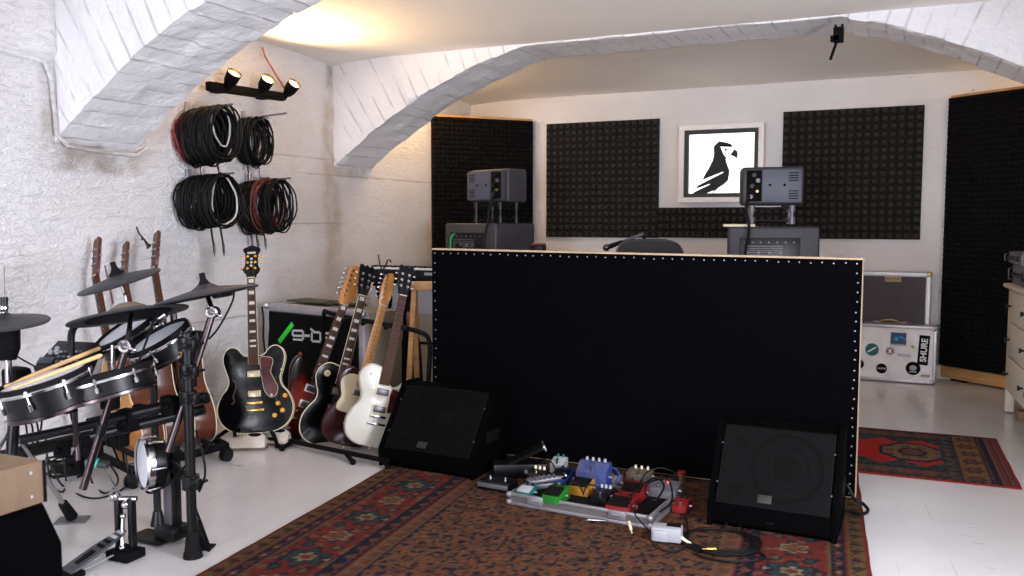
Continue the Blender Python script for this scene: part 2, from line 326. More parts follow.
# segmental brick ribs
ACX,ACZ,AR=-1.45,-1.60,4.14
def rib(name,y0,y1,dy=0):
    bm=bmesh.new(); uv={}
    a0=math.asin((XL-.02-ACX)/AR) ; a1=math.asin((XR+.05-ACX)/AR*.999)
    n=260; rnd=random.Random(int(y0*10)); br={}
    def brick(a,k):
        i=(int((a+2)*AR/.105),k)
        if i not in br: br[i]=rnd.uniform(-1,1)
        return br[i]
    def r0(a,y):
        rr=AR+brick(a,int(y/.21))*.008+noise.noise(V((a*AR*5,y*5,2)))*.010
        z=ACZ+rr*math.cos(a); zz=2.418+.010*noise.noise(V((a*9,y*3,5)))
        if z>zz: rr=(zz-ACZ)/math.cos(a)
        return rr
    def zz_end(a): return 2.75
    def add(a,rr,y,off=0):
        v=bm.verts.new((ACX+rr*math.sin(a),y,ACZ+rr*math.cos(a))); uv[v]=(rr+y,a*AR,0); return v
    yn=[y0+(y1-y0)*i/18 for i in range(19)]
    soff=[]; 
    for i in range(n+1):
        a=a0+(a1-a0)*i/n
        soff.append([add(a,r0(a,y),y) for y in yn])
    for i in range(n):
        for j in range(18): bm.faces.new((soff[i][j],soff[i][j+1],soff[i+1][j+1],soff[i+1][j]))
    m_=26
    for yy,idx,sg in ((y0,0,-1),(y1,18,1)):
        cols=[]
        for i in range(n+1):
            a=a0+(a1-a0)*i/n; c=[soff[i][idx]]; ra=r0(a,yy); re=(2.56-ACZ)/math.cos(a)
            for j in range(1,m_+1):
                rr=ra+(re-ra)*j/m_
                y=yy+sg*(.002+brick(a,0)*.005+noise.noise(V((a*AR*6,rr*6,7)))*.008)
                c.append(add(a,rr,y))
            cols.append(c)
        for i in range(n):
            for j in range(m_):
                q=(cols[i][j],cols[i+1][j],cols[i+1][j+1],cols[i][j+1])
                bm.faces.new(q if sg<0 else q[::-1])
    me=bpy.data.meshes.new(name); bm.verts.index_update(); U=[uv[v] for v in bm.verts]; bm.to_mesh(me); bm.free()
    at=me.attributes.new('uvw','FLOAT_VECTOR','POINT'); at.data.foreach_set('vector',[c for u in U for c in u])
    me.materials.append(BRICK); me.polygons.foreach_set('use_smooth',[True]*len(me.polygons)); me.set_sharp_from_angle(angle=R(50))
    o=bpy.data.objects.new(name,me); col.objects.link(o); return struct(o)
for k,(a,c) in enumerate(ARCH): rib('trim_%d'%(k+1),a,c)
rib('trim_3',.72,1.24)
# crumbling impost stones under the springings, and a surface-run groove beside the near rib
def impost(n,y0,y1):
    b=MB(); b.box((XL-.005,(y0+y1)/2,1.735),(.05,y1-y0+.12,.05),.02)
    o=b.build(n,W_PL); struct(o)
b=MB(); b.tube([(XL+.012,-1.,2.06),(XL+.02,1.2,2.045),(XL+.018,2.8,2.055),(XL+.02,3.03,2.04),(XL+.016,3.07,1.96),(XL+.014,3.085,1.80),(XL+.016,3.09,1.68),(XL+.022,3.15,1.63),(XL+.02,3.35,1.615),(XL+.022,3.58,1.61),(XL+.018,3.66,1.65)],.011,6)
struct(b.build('trim_6',W_PL))
b=MB(); b.box((-1.4,YB-.02,.05),(5.0,.04,.10),.004); struct(b.build('baseboard_back',WHT))


# ================================================================== ACOUSTIC TREATMENT
def pyramids(b,w,h,nx,nz,dep,M,base=.02,flat=.5):
    t=bmesh.new(); cx=w/nx; cz=h/nz
    def V3(x,z,y): return t.verts.new((x,y,z))
    for i in range(nx):
        for j in range(nz):
            x=i*cx; z=j*cz; k=.5-flat/2
            a=[V3(x,z,-base),V3(x+cx,z,-base),V3(x+cx,z+cz,-base),V3(x,z+cz,-base)]
            q=[V3(x+cx*k,z+cz*k,-dep),V3(x+cx*(1-k),z+cz*k,-dep),V3(x+cx*(1-k),z+cz*(1-k),-dep),V3(x+cx*k,z+cz*(1-k),-dep)]
            t.faces.new(q)
            for e in range(4): t.faces.new((a[e],a[(e+1)%4],q[(e+1)%4],q[e]))
    bmesh.ops.remove_doubles(t,verts=t.verts[:],dist=.0005)
    b._add(t,M)
    b.box((w/2,-base/2,h/2),(w,base,h),0,M)
YW=YB
def foam(name,x0,x1,z0,z1,nx,nz,label,group):
    M=Matrix.Translation((x0,YW-.003,z0)); b=MB(); pyramids(b,x1-x0,z1-z0,nx,nz,.055,Matrix.Identity(4))
    o=b.build(name,FOAM,smooth=0); o.matrix_world=M
    return tag(o,label,'acoustic foam',group)
pTL=on(545.5,123.8,1,YW-.05);pTR=on(658.5,118.3,1,YW-.05);pR0=on(783,111.5,1,YW-.05);pR1=on(924.8,104.3,1,YW-.05);pb=on(545,237,1,YW-.05);pb2=on(924,239.8,1,YW-.05);ps=on(680,207.5,1,YW-.05)
foam('acoustic_foam',pTL.x,pTR.x,pb.z,pTL.z,17,17,'square charcoal pyramid foam panel on the back wall, left of the lit parrot sign','wall foam')
foam('acoustic_foam',pTR.x+.004,pR0.x-.004,pb2.z+.0,ps.z,18,4,'low wide strip of charcoal pyramid foam under the lit parrot sign','wall foam')
foam('acoustic_foam',pR0.x,pR1.x,pb2.z,pR0.z,17,17,'square charcoal pyramid foam panel on the back wall, right of the lit parrot sign','wall foam')
# corner bass traps: timber frames faced with egg-crate foam, standing at 45 degrees
def trap(A,B,z0,z1,label,beam=True):
    A=V((A[0],A[1],0)); B=V((B[0],B[1],0)); u=(B-A).normalized(); w=(B-A).length; nrm=V((0,0,1)).cross(u)   # +y local = away from the room
    M=frame(A,u,nrm,V((0,0,1)))
    r=thing('corner_bass_trap',label,'bass trap',M)
    b=MB(); pyramids(b,w,z1-z0,int(w/.042),int((z1-z0)/.042),.045,Matrix.Translation((0,0,z0)),base=.015,flat=.15); b.build('egg_crate_foam',FOAM2,r,0)
    b=MB(); b.box((w/2,.012,(z0+z1)/2),(w,.02,z1-z0)); b.build('backing_board',BLKM,r,0)
    b=MB()
    b.box((w/2,.05,z1+.010),(w,.09,.02),.002); b.box((w/2,.05,z0-.055),(w,.09,.09),.003)
    for x in (.02,w-.02): b.box((x,.06,(z0+z1)/2),(.04,.07,z1-z0))
    b.build('timber_frame',PINE,r,0)
    b=MB()
    for x in (.15,w-.15): b.box((x,.05,(z0-.1)/2),(.12,.08,max(.02,z0-.1)))
    b.build('foot_block',BLKM,r,0)
    return r
trap((-3.985,6.87),(-3.33,7.62),.115,2.175,'tall black egg-crate foam trap across the left back corner, behind the left loudspeaker')
trap((.185,7.62),(1.08,6.93),.115,2.185,'tall black egg-crate foam trap across the right back corner, beside the cream chest of drawers')
# ------------------------------------------------------------------ lit parrot sign
a=on(679.2,125.5,1,YW-.10); c=on(762.5,202,1,YW-.10)
w=c.x-a.x; h=a.z-c.z
r=thing('light_box_sign','square white framed light box showing a black parrot, glowing on the back wall','sign',Matrix.Translation((a.x,YW,c.z)))
b=MB(); t=.045
for cc,dd in (((w/2,-.05,t/2),(w,.10,t)),((w/2,-.05,h-t/2),(w,.10,t)),((t/2,-.05,h/2),(t,.10,h-2*t)),((w-t/2,-.05,h/2),(t,.10,h-2*t))): b.box(cc,dd,.003)
b.build('outer_frame',mat('sign_frame_white',(.82,.79,.78),.5),r)
b=MB(); t2=.035; i0=t; 
for cc,dd in (((w/2,-.055,i0+t2/2),(w-2*i0,.06,t2)),((w/2,-.055,h-i0-t2/2),(w-2*i0,.06,t2)),((i0+t2/2,-.055,h/2),(t2,.06,h-2*i0-2*t2)),((w-i0-t2/2,-.055,h/2),(t2,.06,h-2*i0-2*t2))): b.box(cc,dd)
b.build('inner_border',mat('sign_border',(.02,.022,.02),.6),r,0)
b=MB(); b.box((w/2,-.04,h/2),(w-2*i0,.01,h-2*i0)); b.build('glowing_panel',mat('sign_glow',(.96,.98,1.0),.5,emit=1.6),r,0)
def sp(x,y): # sign pixels (crop 596 px wide for 90 px) to sign plane
    q=on(675+x/6.622,118+y/6.622,1,YW-.048); return (q.x-a.x,q.z-c.z)
PB=mat('sign_print_black',(.012,.012,.012),.7)
b=MB(); MX=Matrix.Rotation(PI/2,4,'X')
def flat(pts,y=-.046): b.prism([sp(*p) for p in pts],0,.003,Matrix.Translation((0,y,0))@MX)
flat([(262,180),(293,153),(345,163),(372,172),(384,192),(300,190),(318,232),(332,256),(346,262),(334,272),(345,305),(361,350),(352,412),(345,420),(320,442),(290,460),(255,495),(252,507),(240,507),(262,478),(185,507),(118,507),(128,490),(232,440),(230,436),(140,468),(150,448),(322,360),(318,356),(182,410),(195,380),(222,335),(250,280),(258,240),(256,195)])
flat([(366,246),(378,226),(392,208),(408,214),(417,236),(413,258),(404,272),(398,258),(385,252)])
flat([(328,205),(342,200),(346,210),(338,220),(330,216)])
flat([(384,192),(300,190),(297,186),(345,176),(378,184)])
b.build('parrot_emblem',PB,r,0)
# ------------------------------------------------------------------ cases against the back wall
def at_floor(x,y): return on(x,y,2,0)
A=on(860,380,2,0); B=on(935,385.5,2,0); u=(B-A).normalized(); A=B-u*.72
u.z=0; nr=V((-u.y,u.x,0)); zt=on(938,327,1,B.y).z
M=frame(A,u,nr,V((0,0,1))); w=.72; h=zt
r=thing('flight_case','low white flight case covered in stickers, standing on the floor by the back wall','flight case',M)
b=MB(); b.box((w/2,.09,h/2+.01),(w-.01,.17,h-.03)); b.build('panel_body',WHTC,r,0)
b=MB()
for z in (.018,h-.012): b.box((w/2,.09,z),(w,.19,.024),.003)
for x in (.012,w-.012): b.box((x,.09,h/2),(.024,.19,h-.02),.003)
b.build('edge_trim',ALU,r)
for x in (.02,w-.02):
    for z in (.02,h-.02): b=MB(); b.sph((x,.0,z),.018,10); b.build('ball_corner',STEEL,r)
def cp(x,y):
    rr=ray(x,y); n=M.col[1].to_3d(); o=M@V((0,-.004,0)); t=(o-EYE).dot(n)/rr.dot(n); q=M.inverted()@(EYE+rr*t); return q
def sticker(name,cx,cy,rr,mats,label,kind='disc',w2=0,h2=0,rot=0):
    q=cp(cx,cy); b=MB(); L_=Matrix.Translation((q.x,-.0005,q.z))@Matrix.Rotation(PI/2,4,'X')@Matrix.Rotation(rot,4,'Z')
    if kind=='disc': b.cyl((0,0,0),(0,0,.0025),rr,n=28)
    else: b.box((0,0,.001),(w2,h2,.0025))
    o=b.build(name,mats[0],r,0); o.matrix_local=L_; o['label']=label; return o,L_
px=1/128.
s,L_=sticker('sticker',872,349.5,6.2*px,[TEAL],'round teal sticker'); b=MB(); b.box((0,0,.003),(.07,.012,.001),0,Matrix.Rotation(.6,4,'Z')); b.build('mark',WHT,s)
s,L_=sticker('sticker',890,351,4.3*px,[mat('maroon_ink',(.18,.03,.04),.5)],'small round maroon and white sticker')
b=MB(); 
for k in range(10): a_=2*PI*k/10; b.cyl((math.cos(a_)*.028,math.sin(a_)*.028,.0025),(math.cos(a_)*.028,math.sin(a_)*.028,.0035),.006,n=8)
b.box((0,0,.003),(.02,.03,.001)); b.build('mark',WHT,s)
s,L_=sticker('sticker',898.5,339,0,[mat('night_blue',(.01,.05,.13),.4)],'rectangular blue picture sticker','box',14*px,12.5*px)
b=MB(); b.cyl((-.015,.0,.002),(-.015,0,.0035),.016,n=16); b.box((.02,.022,.003),(.05,.008,.001),0,Matrix.Rotation(-.5,4,'Z')); b.build('mark',mat('sky_blue_ink',(.02,.30,.65),.4),s)
b=MB(); b.box((0,-.045,.003),(.11,.012,.001)); b.build('mark',LGREY,s)
s,L_=sticker('sticker',881.5,368.5,5*px,[BLKM],'round black sticker'); text('mark','WAVE',.022,Matrix.Translation((0,0,.003)),WHT,s)
s,L_=sticker('sticker',913,368.5,6.6*px,[BLKM],'larger round black sticker'); b=MB(); b.sph((0,.004,.002),.028,12,(1,.8,.06)); b.box((0,-.026,.003),(.05,.010,.001)); b.build('mark',LGREY,s)
s,L_=sticker('sticker',859,364,4.6*px,[BLKM],'round black sticker half behind the black screen'); 
s,L_=sticker('sticker',925.3,376,0,[mat('tan_ink',(.35,.27,.20),.5)],'oval tan sticker','box',8*px,2.4*px)
s,L_=sticker('sticker',912.7,347,0,[mat('olive_ink',(.45,.45,.08),.5)],'small olive yellow emblem','box',2.6*px,3.4*px,.78)
s,L_=sticker('sticker',904,355.5,0,[mat('pale_ink',(.52,.49,.55),.5)],'faded pale lettering sticker','box',12*px,3*px,-.06)
s,L_=sticker('sticker',923.6,350.3,0,[BLKM],'black sticker with white capital letters running up it','box',29*px,9.5*px,PI/2-.05)
text('lettering','SHURE',.060,Matrix.Translation((0,-.004,.003)),WHT,s,bold=.0016)
# upper case behind it
A2=A+nr*.205-u*.235; w2=.90; zt2=on(931,273,1,A2.y+.02).z
M=frame(A2,u,nr,V((0,0,1)))
r=thing('upright_flight_case','dark case with aluminium edges and a brass handle, standing behind the stickered white case','flight case',M)
b=MB(); b.box((w2/2,.07,zt2/2),(w2-.01,.13,zt2-.02)); b.build('panel_body',DKVIO,r,0)
b=MB()
for z in (.016,zt2-.016): b.box((w2/2,.07,z),(w2,.15,.034),.003)
for x in (.016,w2-.016): b.box((x,.07,zt2/2),(.034,.15,zt2-.04),.003)
b.build('edge_trim',ALU,r)
b=MB(); 
for x in (.012,w2-.012): b.box((x,.07,zt2-.012),(.04,.16,.04),.012)
b.build('corner_cap',BRS,r)
q=cp(893,279); b=MB(); b.box((q.x,-.003,q.z),(.12,.004,.045),.001); o=b.build('name_plate',mat('tan_plate',(.38,.27,.15),.5),r)
text('lettering','MATTON',.026,Matrix.Translation((q.x,-.0055,q.z))@Matrix.Rotation(PI/2,4,'X'),BLKM,o)
q=cp(889.5,322); b=MB(); b.tube(smoothpoly([(q.x-.075,-.012,q.z-.01),(q.x-.05,-.02,q.z+.012),(q.x,-.024,q.z+.02),(q.x+.05,-.02,q.z+.012),(q.x+.075,-.012,q.z-.01)],5,False),.008,8)
o=b.build('carrying_handle',BRS,r)
b=MB(); 
for s_ in (-1,1): b.box((q.x+s_*.095,-.008,q.z-.01),(.05,.014,.03),.003)
b.build('handle_plate',ALU,o)
# ------------------------------------------------------------------ chest of drawers with rack gear on it
fd=V((-math.sin(R(3.6)),math.cos(R(3.6)),0))   # far direction along the chest
P=on(1003.5,412,2,0); zt=on(1003,283,1,P.y).z
u=-fd; nr=V((-u.y,u.x,0)); # u: from the far end towards the camera; nr: away from front (to +x)
M=frame(P,u,nr,V((0,0,1)))
r=thing('chest_of_drawers','cream chest of drawers with black knobs at the right edge, against the right wall','chest of drawers',M)
cw,cd=1.55,.48; ch=zt
b=MB(); b.box((cw/2,cd/2,(ch+.14)/2),(cw-.02,cd-.02,ch-.14-.02),.002)
for x in (.03,cw-.03):
    for y in (.025,cd-.025): b.box((x,y,ch/2),(.05,.05,ch-.03),.003)
b.build('carcass',DRES,r)
b=MB(); b.box((cw/2,cd/2-.005,ch-.0125),(cw+.05,cd+.05,.025),.006); b.build('top_board',DRES,r)
rows=[(.18,.40),(.41,.63),(.64,.845)]
for k,(z0,z1) in enumerate(rows):
    z0*=ch/.885; z1*=ch/.885
    for j in range(2):
        x0=.065+j*(cw-.10)/2; x1=x0+(cw-.13)/2-.015
        b=MB(); b.box(((x0+x1)/2,.004,(z0+z1)/2),(x1-x0,.02,z1-z0),.003); dr=b.build('drawer',DRES,r)
        for s_ in (.09,(x1-x0)-.09):
            b=MB(); b.lathe([(0,-.004),(.007,-.004),(.006,.012),(.016,.022),(.016,.028),(0,.031)],Matrix.Translation((x0+s_,-.006,(z0+z1)/2+.0))@Matrix.Rotation(PI/2,4,'X'),14); b.build('knob',BLK,dr)
def rackunit(name,label,x0,z0,w,d,h,m1,yo=.02):
    rr=thing(name,label,'rack unit',M@Matrix.Translation((x0,yo,z0)))
    b=MB(); b.box((w/2,d/2,h/2),(w,d,h),.004); b.build('housing',m1,rr)
    b=MB(); b.box((w/2,-.004,h/2),(w+.03,.008,h-.01),.002); b.build('face_plate',GREY,rr)
    for k in range(4):
        b=MB(); b.cyl((.08+k*.09,-.008,h/2),(.08+k*.09,-.028,h/2),.012,.010); b.build('knob',BLK,rr)
    b=MB(); b.box((w-.09,-.010,h/2),(.08,.006,h*.45),.001); b.build('display_window',BLKG,rr)
    b=MB(); b.tube([(.012,-.008,h*.2),(.012,-.035,h*.25),(.012,-.035,h*.75),(.012,-.008,h*.8)],.004,6); b.build('rack_handle',DKCH,rr)
rackunit('power_amplifier','black rack unit on the cream chest, underneath another unit',.05,ch,.44,.36,.13,BLK)
rackunit('audio_interface','slim dark rack unit on top of a black rack unit on the cream chest',.01,ch+.13,.44,.34,.078,SPKR,.0)
# dark bag and wooden block under the chest
b=MB(); b.sph((.35,.20,.055),.055,14,(1.6,1.3,.98)); b.sph((.52,.22,.045),.045,12,(1.5,1.2,.98)); o=b.build('equipment_bag',BLKM); o.matrix_world=M
tag(o,'small black bag lying on the floor under the cream chest of drawers','bag')
b=MB(); b.box((.22,.07,.03),(.10,.06,.06),.006); o=b.build('wood_block',mat('brown_wood',(.20,.11,.06),.6)); o.matrix_world=M
tag(o,'small brown wooden block on the floor under the cream chest','block')
# ------------------------------------------------------------------ little clamp hanging from the rib
q=on(839,36,1,5.435)
r=thing('microphone_clamp','small black clamp with a thin rod hanging from the middle of the far brick rib','clamp',Matrix.Translation((q.x,q.y,q.z)))
b=MB(); b.box((0,-.03,.0),(.055,.05,.085),.004); b.box((-.018,-.035,-.02),(.05,.04,.035),.004); b.box((-.018,-.02,.045),(.012,.03,.03),.002); b.box((.018,-.02,.045),(.012,.03,.03),.002); b.build('clamp_body',BLKM,r)
b=MB(); b.cyl((-.01,-.025,-.035),(-.042,-.02,-.135),.0085,n=8); b.build('rod',BLKM,r)
# ================================================================== BLACK SCREEN
GY=4.08
a=on(432,248.3,1,GY); c=on(863.5,258.2,1,GY); d=on(855.3,503,1,GY); e=on(433,432,1,GY)
r=thing('acoustic_screen','large free-standing black fabric screen edged with bare wood and rows of silver tacks','screen',Matrix.Translation((0,GY,0)))
b=MB(); MX2=Matrix.Rotation(PI/2,4,'X')
b.prism([(e.x,.02),(d.x,.02),(c.x,c.z),(a.x,a.z)],-.06,0,MX2,0); b.build('panel',PLY,r,0)
def inset(k):
    q=k if k>.01 else .003
    return [(e.x+q,.02+k),(d.x-q,.02+k),(c.x-q,c.z-k-.002),(a.x+q,a.z-k-.002)]
b=MB(); b.prism(inset(.006),0,.006,MX2); b.prism(inset(.009),-.066,-.06,MX2); b.build('fabric_cover',VELV,r,0)
tk=[]
def lerp(p,q,n): return [(p[0]+(q[0]-p[0])*i/n,p[1]+(q[1]-p[1])*i/n) for i in range(n+1)]
q4=inset(.022)
tk+=lerp(q4[3],q4[2],44)+lerp(q4[0],q4[3],20)[:-1]+lerp(q4[1],q4[2],24)[:-1]
tb=MB(); tb.sph((0,0,0),.0042,8,(1,.6,1)); t0=tb.build('tack',mat('tack_metal',(.30,.30,.33),.4,.8),r)
for i,(x,z) in enumerate(tk):
    o=t0 if i==0 else t0.copy()
    if i: col.objects.link(o); o.parent=r
    o.location=(x+random.uniform(-.004,.004),-.007,z+random.uniform(-.003,.003))
for x in (-1.95,-.65):
    b=MB(); b.box((x,.2,.01),(.08,.40,.02),.004); b.box((x,.07,.14),(.04,.03,.26),.003); b.build('support_foot',BLKM,r)
# ================================================================== RUGS (painted thread by thread)
def rug(name,label,cat,corner,ang,W,H,res,fn,thick=.008,dim=.62):
    nx=int(W/res); ny=int(H/res)
    me=bpy.data.meshes.new(name); vs=[]; fs=[]; cols=[]
    for j in range(ny+1):
        for i in range(nx+1):
            x=i*W/nx; y=j*H/ny
            z=thick+.0025*noise.noise(V((x*2,y*2,0)))+.0006*random.random()
            ex=.004*noise.noise(V((y*6,1,0)))*(1 if i in(0,nx) else 0)
            vs.append((x+ex,y,z)); c=fn(x,y,W,H); k=(.85+.3*random.random())*dim; cols+= [c[0]*k,c[1]*k,c[2]*k,1]
    n=nx+1
    for j in range(ny):
        for i in range(nx): fs.append((j*n+i,j*n+i+1,(j+1)*n+i+1,(j+1)*n+i))
    # hem down to the floor
    ed=[i for i in range(n)]+[j*n+nx for j in range(1,ny+1)]+[ny*n+i for i in range(nx-1,-1,-1)]+[j*n for j in range(ny-1,0,-1)]
    base=len(vs)
    for k in ed: v=vs[k]; vs.append((v[0],v[1],.001)); cols+=cols[4*k:4*k+4]
    m_=len(ed)
    for k in range(m_): fs.append((ed[k],base+k,base+(k+1)%m_,ed[(k+1)%m_]))
    me.from_pydata(vs,[],fs); ca=me.color_attributes.new('pile_colour','FLOAT_COLOR','POINT'); ca.data.foreach_set('color',cols)
    m=mat('rug_pile',(.2,.1,.08),.95,sheen=0,spec=.15)
    if 'Color Attribute' not in m.node_tree.nodes:
        N,L=nodes(m); at=N.new('ShaderNodeVertexColor'); at.layer_name='pile_colour'; at.name='Color Attribute'; L.new(at.outputs[0],N['Principled BSDF'].inputs['Base Color'])
        tn=N.new('ShaderNodeTexNoise'); tn.inputs['Scale'].default_value=350; L.new(N['Texture Coordinate'].outputs['Object'],tn.inputs['Vector']); u=N.new('ShaderNodeBump'); u.inputs['Distance'].default_value=.003; L.new(tn.outputs[0],u.inputs['Height']); L.new(u.outputs[0],N['Principled BSDF'].inputs['Normal'])
    me.materials.append(m); me.polygons.foreach_set('use_smooth',[True]*len(me.polygons))
    o=bpy.data.objects.new(name,me); col.objects.link(o); o.matrix_world=TR(corner,ang); return tag(o,label,cat)
NAVY=(.012,.014,.035); DRED=(.22,.030,.020); OCH=(.20,.115,.045); TAN=(.22,.125,.070); RUST=(.20,.062,.032); CRM=(.38,.31,.20); TEA=(.035,.075,.075); DKB=(.03,.022,.02); BRED=(.42,.02,.015)
def motif(u,v,r):  # rosette: distance shaped by petals; returns band 0..1
    d=math.hypot(u,v); a=math.atan2(v,u); return d/(r*(1+.22*math.cos(6*a)))
def border(s,d,w,p,bg,fg,line):
    # s along, d across [0,w], p period
    t=(s/p)%1-.5; u=t*p; v=d-w/2; k=motif(u,v,w*.36)
    if k<.35: return line
    if k<.75: return fg
    if k<1: return line
    z=abs(v-w*.28*math.sin(2*PI*s/p+PI/2)*1.0)
    if z<w*.07: return fg
    return bg
def bigrug(x,y,W,H):
    dx=min(x,W-x); dy=min(y,H-y); d=min(dx,dy); s=y if dx<dy else x
    if d<.012: return (.25,.03,.02)
    if d<.075:
        return border(s,d-.012,.063,.085,OCH,(.10,.035,.02),DKB)
    if d<.085: return DRED
    if d<.135: return border(s,d-.085,.05,.09,NAVY,RUST,CRM if random.random()<.6 else NAVY)
    if d<.145: return OCH
    if d<.39:
        w=.245; v=d-.145-w/2; p=.46; t=((s/p)%1-.5)*p
        k=motif(t,v*1.0,.075); 
        if k<.3: return DRED
        if k<.5: return CRM
        if k<.62: return DKB
        if k<.95: return TEA
        if k<1.12: return NAVY
        t2=(((s/p)+.5)%1-.5)*p; k2=motif(t2,v,.052)
        if k2<.45: return OCH
        if k2<.75: return RUST
        if k2<.95: return CRM
        # leaf scrolls
        for q,(cu,cv,ra) in enumerate(((.115,.06,.024),(.115,-.06,.024),(.0,.092,.018),(.0,-.092,.018),(.17,.015,.016))):
            e=min(math.hypot((abs(t)-cu)*.7,v-cv),9)
            if e<ra*.55: return (OCH,TEA,CRM,OCH,TEA)[q]
            if e<ra: return NAVY
        if noise.noise(V((x*28,y*28,4)))>.34: return TAN
        if noise.noise(V((x*28,y*28,14)))>.36: return NAVY
        return DRED
    if d<.40: return NAVY
    if d<.455: return border(s,d-.40,.055,.09,NAVY,RUST,OCH)
    if d<.465: return DRED
    if d<.53: return border(s,d-.465,.065,.07,TAN,(.14,.06,.03),RUST)
    if d<.537: return NAVY
    # dense all-over field
    p=.115; u=(x/p)%1-.5; v=(y/p+.5*(int(x/p)%2))%1-.5; k=motif(u*p,v*p,.034)
    n1=noise.noise(V((x*38,y*30,0))); n2=noise.noise(V((x*62,y*55,7)))
    if k<.3: return RUST
    if k<.55: return (.10,.05,.03)
    if .9<k<1.12 and n2>-.1: return NAVY
    n3=noise.noise(V((x*75,y*75,11)))
    if n1+n2*.6>.25: return NAVY
    if n1-n2*.6<-.20: return (.26,.075,.030)
    if n2+n3*.6>.20: return (.07,.035,.02)
    if n3<-.22: return (.30,.13,.055)
    return (.20,.098,.050)
ra=R(5.4)
P0=V((-2.13,.90,0))  # near-left corner, extends past the near frame edge
uu=V((math.cos(ra),math.sin(ra),0)); vv=V((-math.sin(ra),math.cos(ra),0))
rug('patterned_rug','large red and brown oriental rug on the white floor under the wedges and black screen','rug',P0,ra,2.23,3.68,.0100,bigrug,.009,.37)
def runner(x,y,W,H):
    x/=.68; y/=.78; W/=.68; H/=.78; d=min(y,H-y); e=W-x
    if d<.02 or e<.015: return (.30,.02,.02)
    if e<.11:
        k=int((e-.015)/.012); return [(.22,.035,.03),(.08,.05,.05),(.25,.08,.06),(.05,.03,.03)][k%4]
    if d<.05: return border(x,d-.02,.03,.06,NAVY,RUST,OCH)
    if e<.14: return NAVY
    if e<.46:
        t=(e-.14)
        if t<.03: return border(y,t,.03,.06,NAVY,RUST,OCH)
        if t<.20:
            p=.21; v=((y/p)%1-.5)*p; k=motif(t-.115,v,.06); 
            if k<.4: return DRED
            if k<.7: return TEA
            if k<1: return DKB
            return OCH if noise.noise(V((x*30,y*30,0)))>-.05 else RUST
        if t<.22: return NAVY
        p=.12; v=((y/p)%1-.5)*p; k=motif(t-.265,v,.036)
        if k<.5: return RUST
        if k<1: return TEA
        return NAVY if noise.noise(V((x*30,y*30,0)))>0 else (.09,.06,.04)
    if d<.22:
        k=border(x,d-.05,.17,.16,(.045,.05,.05),(.12,.09,.05),DRED); return k
    if d<.24: return NAVY
    yy=y-H/2; t=e-.66
    a_=abs(t)/.25; b_=abs(yy)/.25; qa=max(a_,b_,(a_+b_)*.72)
    if qa<.30: return DRED if noise.noise(V((x*25,y*25,0)))>0 else TEA
    if qa<.42: return NAVY
    if qa<.85:
        k=motif(((x/.12)%1-.5)*.12,((y/.12)%1-.5)*.12,.045)
        return (DRED if k<.5 else TEA) if k<.9 else OCH
    if qa<1: return NAVY
    if d<.30 or e<.36:
        return TEA if noise.noise(V((x*30,y*30,3)))>0 else DKB
    if max(abs((t+.62))/.22,abs(yy)/.22)<1: return OCH if noise.noise(V((x*30,y*30,0)))>-.1 else DKB
    if abs(yy)>.30+.05*math.sin(x*22): return TEA if noise.noise(V((x*30,y*30,3)))>0 else DKB
    return BRED
pr=on(1022,490,2,0); pf=on(985.6,438.7,2,0); ang=R(2.0); ux=V((math.cos(ang),math.sin(ang),0)); H_=(pf-pr).length*.995
rug('runner_rug','smaller bright red rug with dark borders lying behind the black screen','rug',pr-ux*2.4,ang,2.4,H_,.0095,runner,.007,.62)
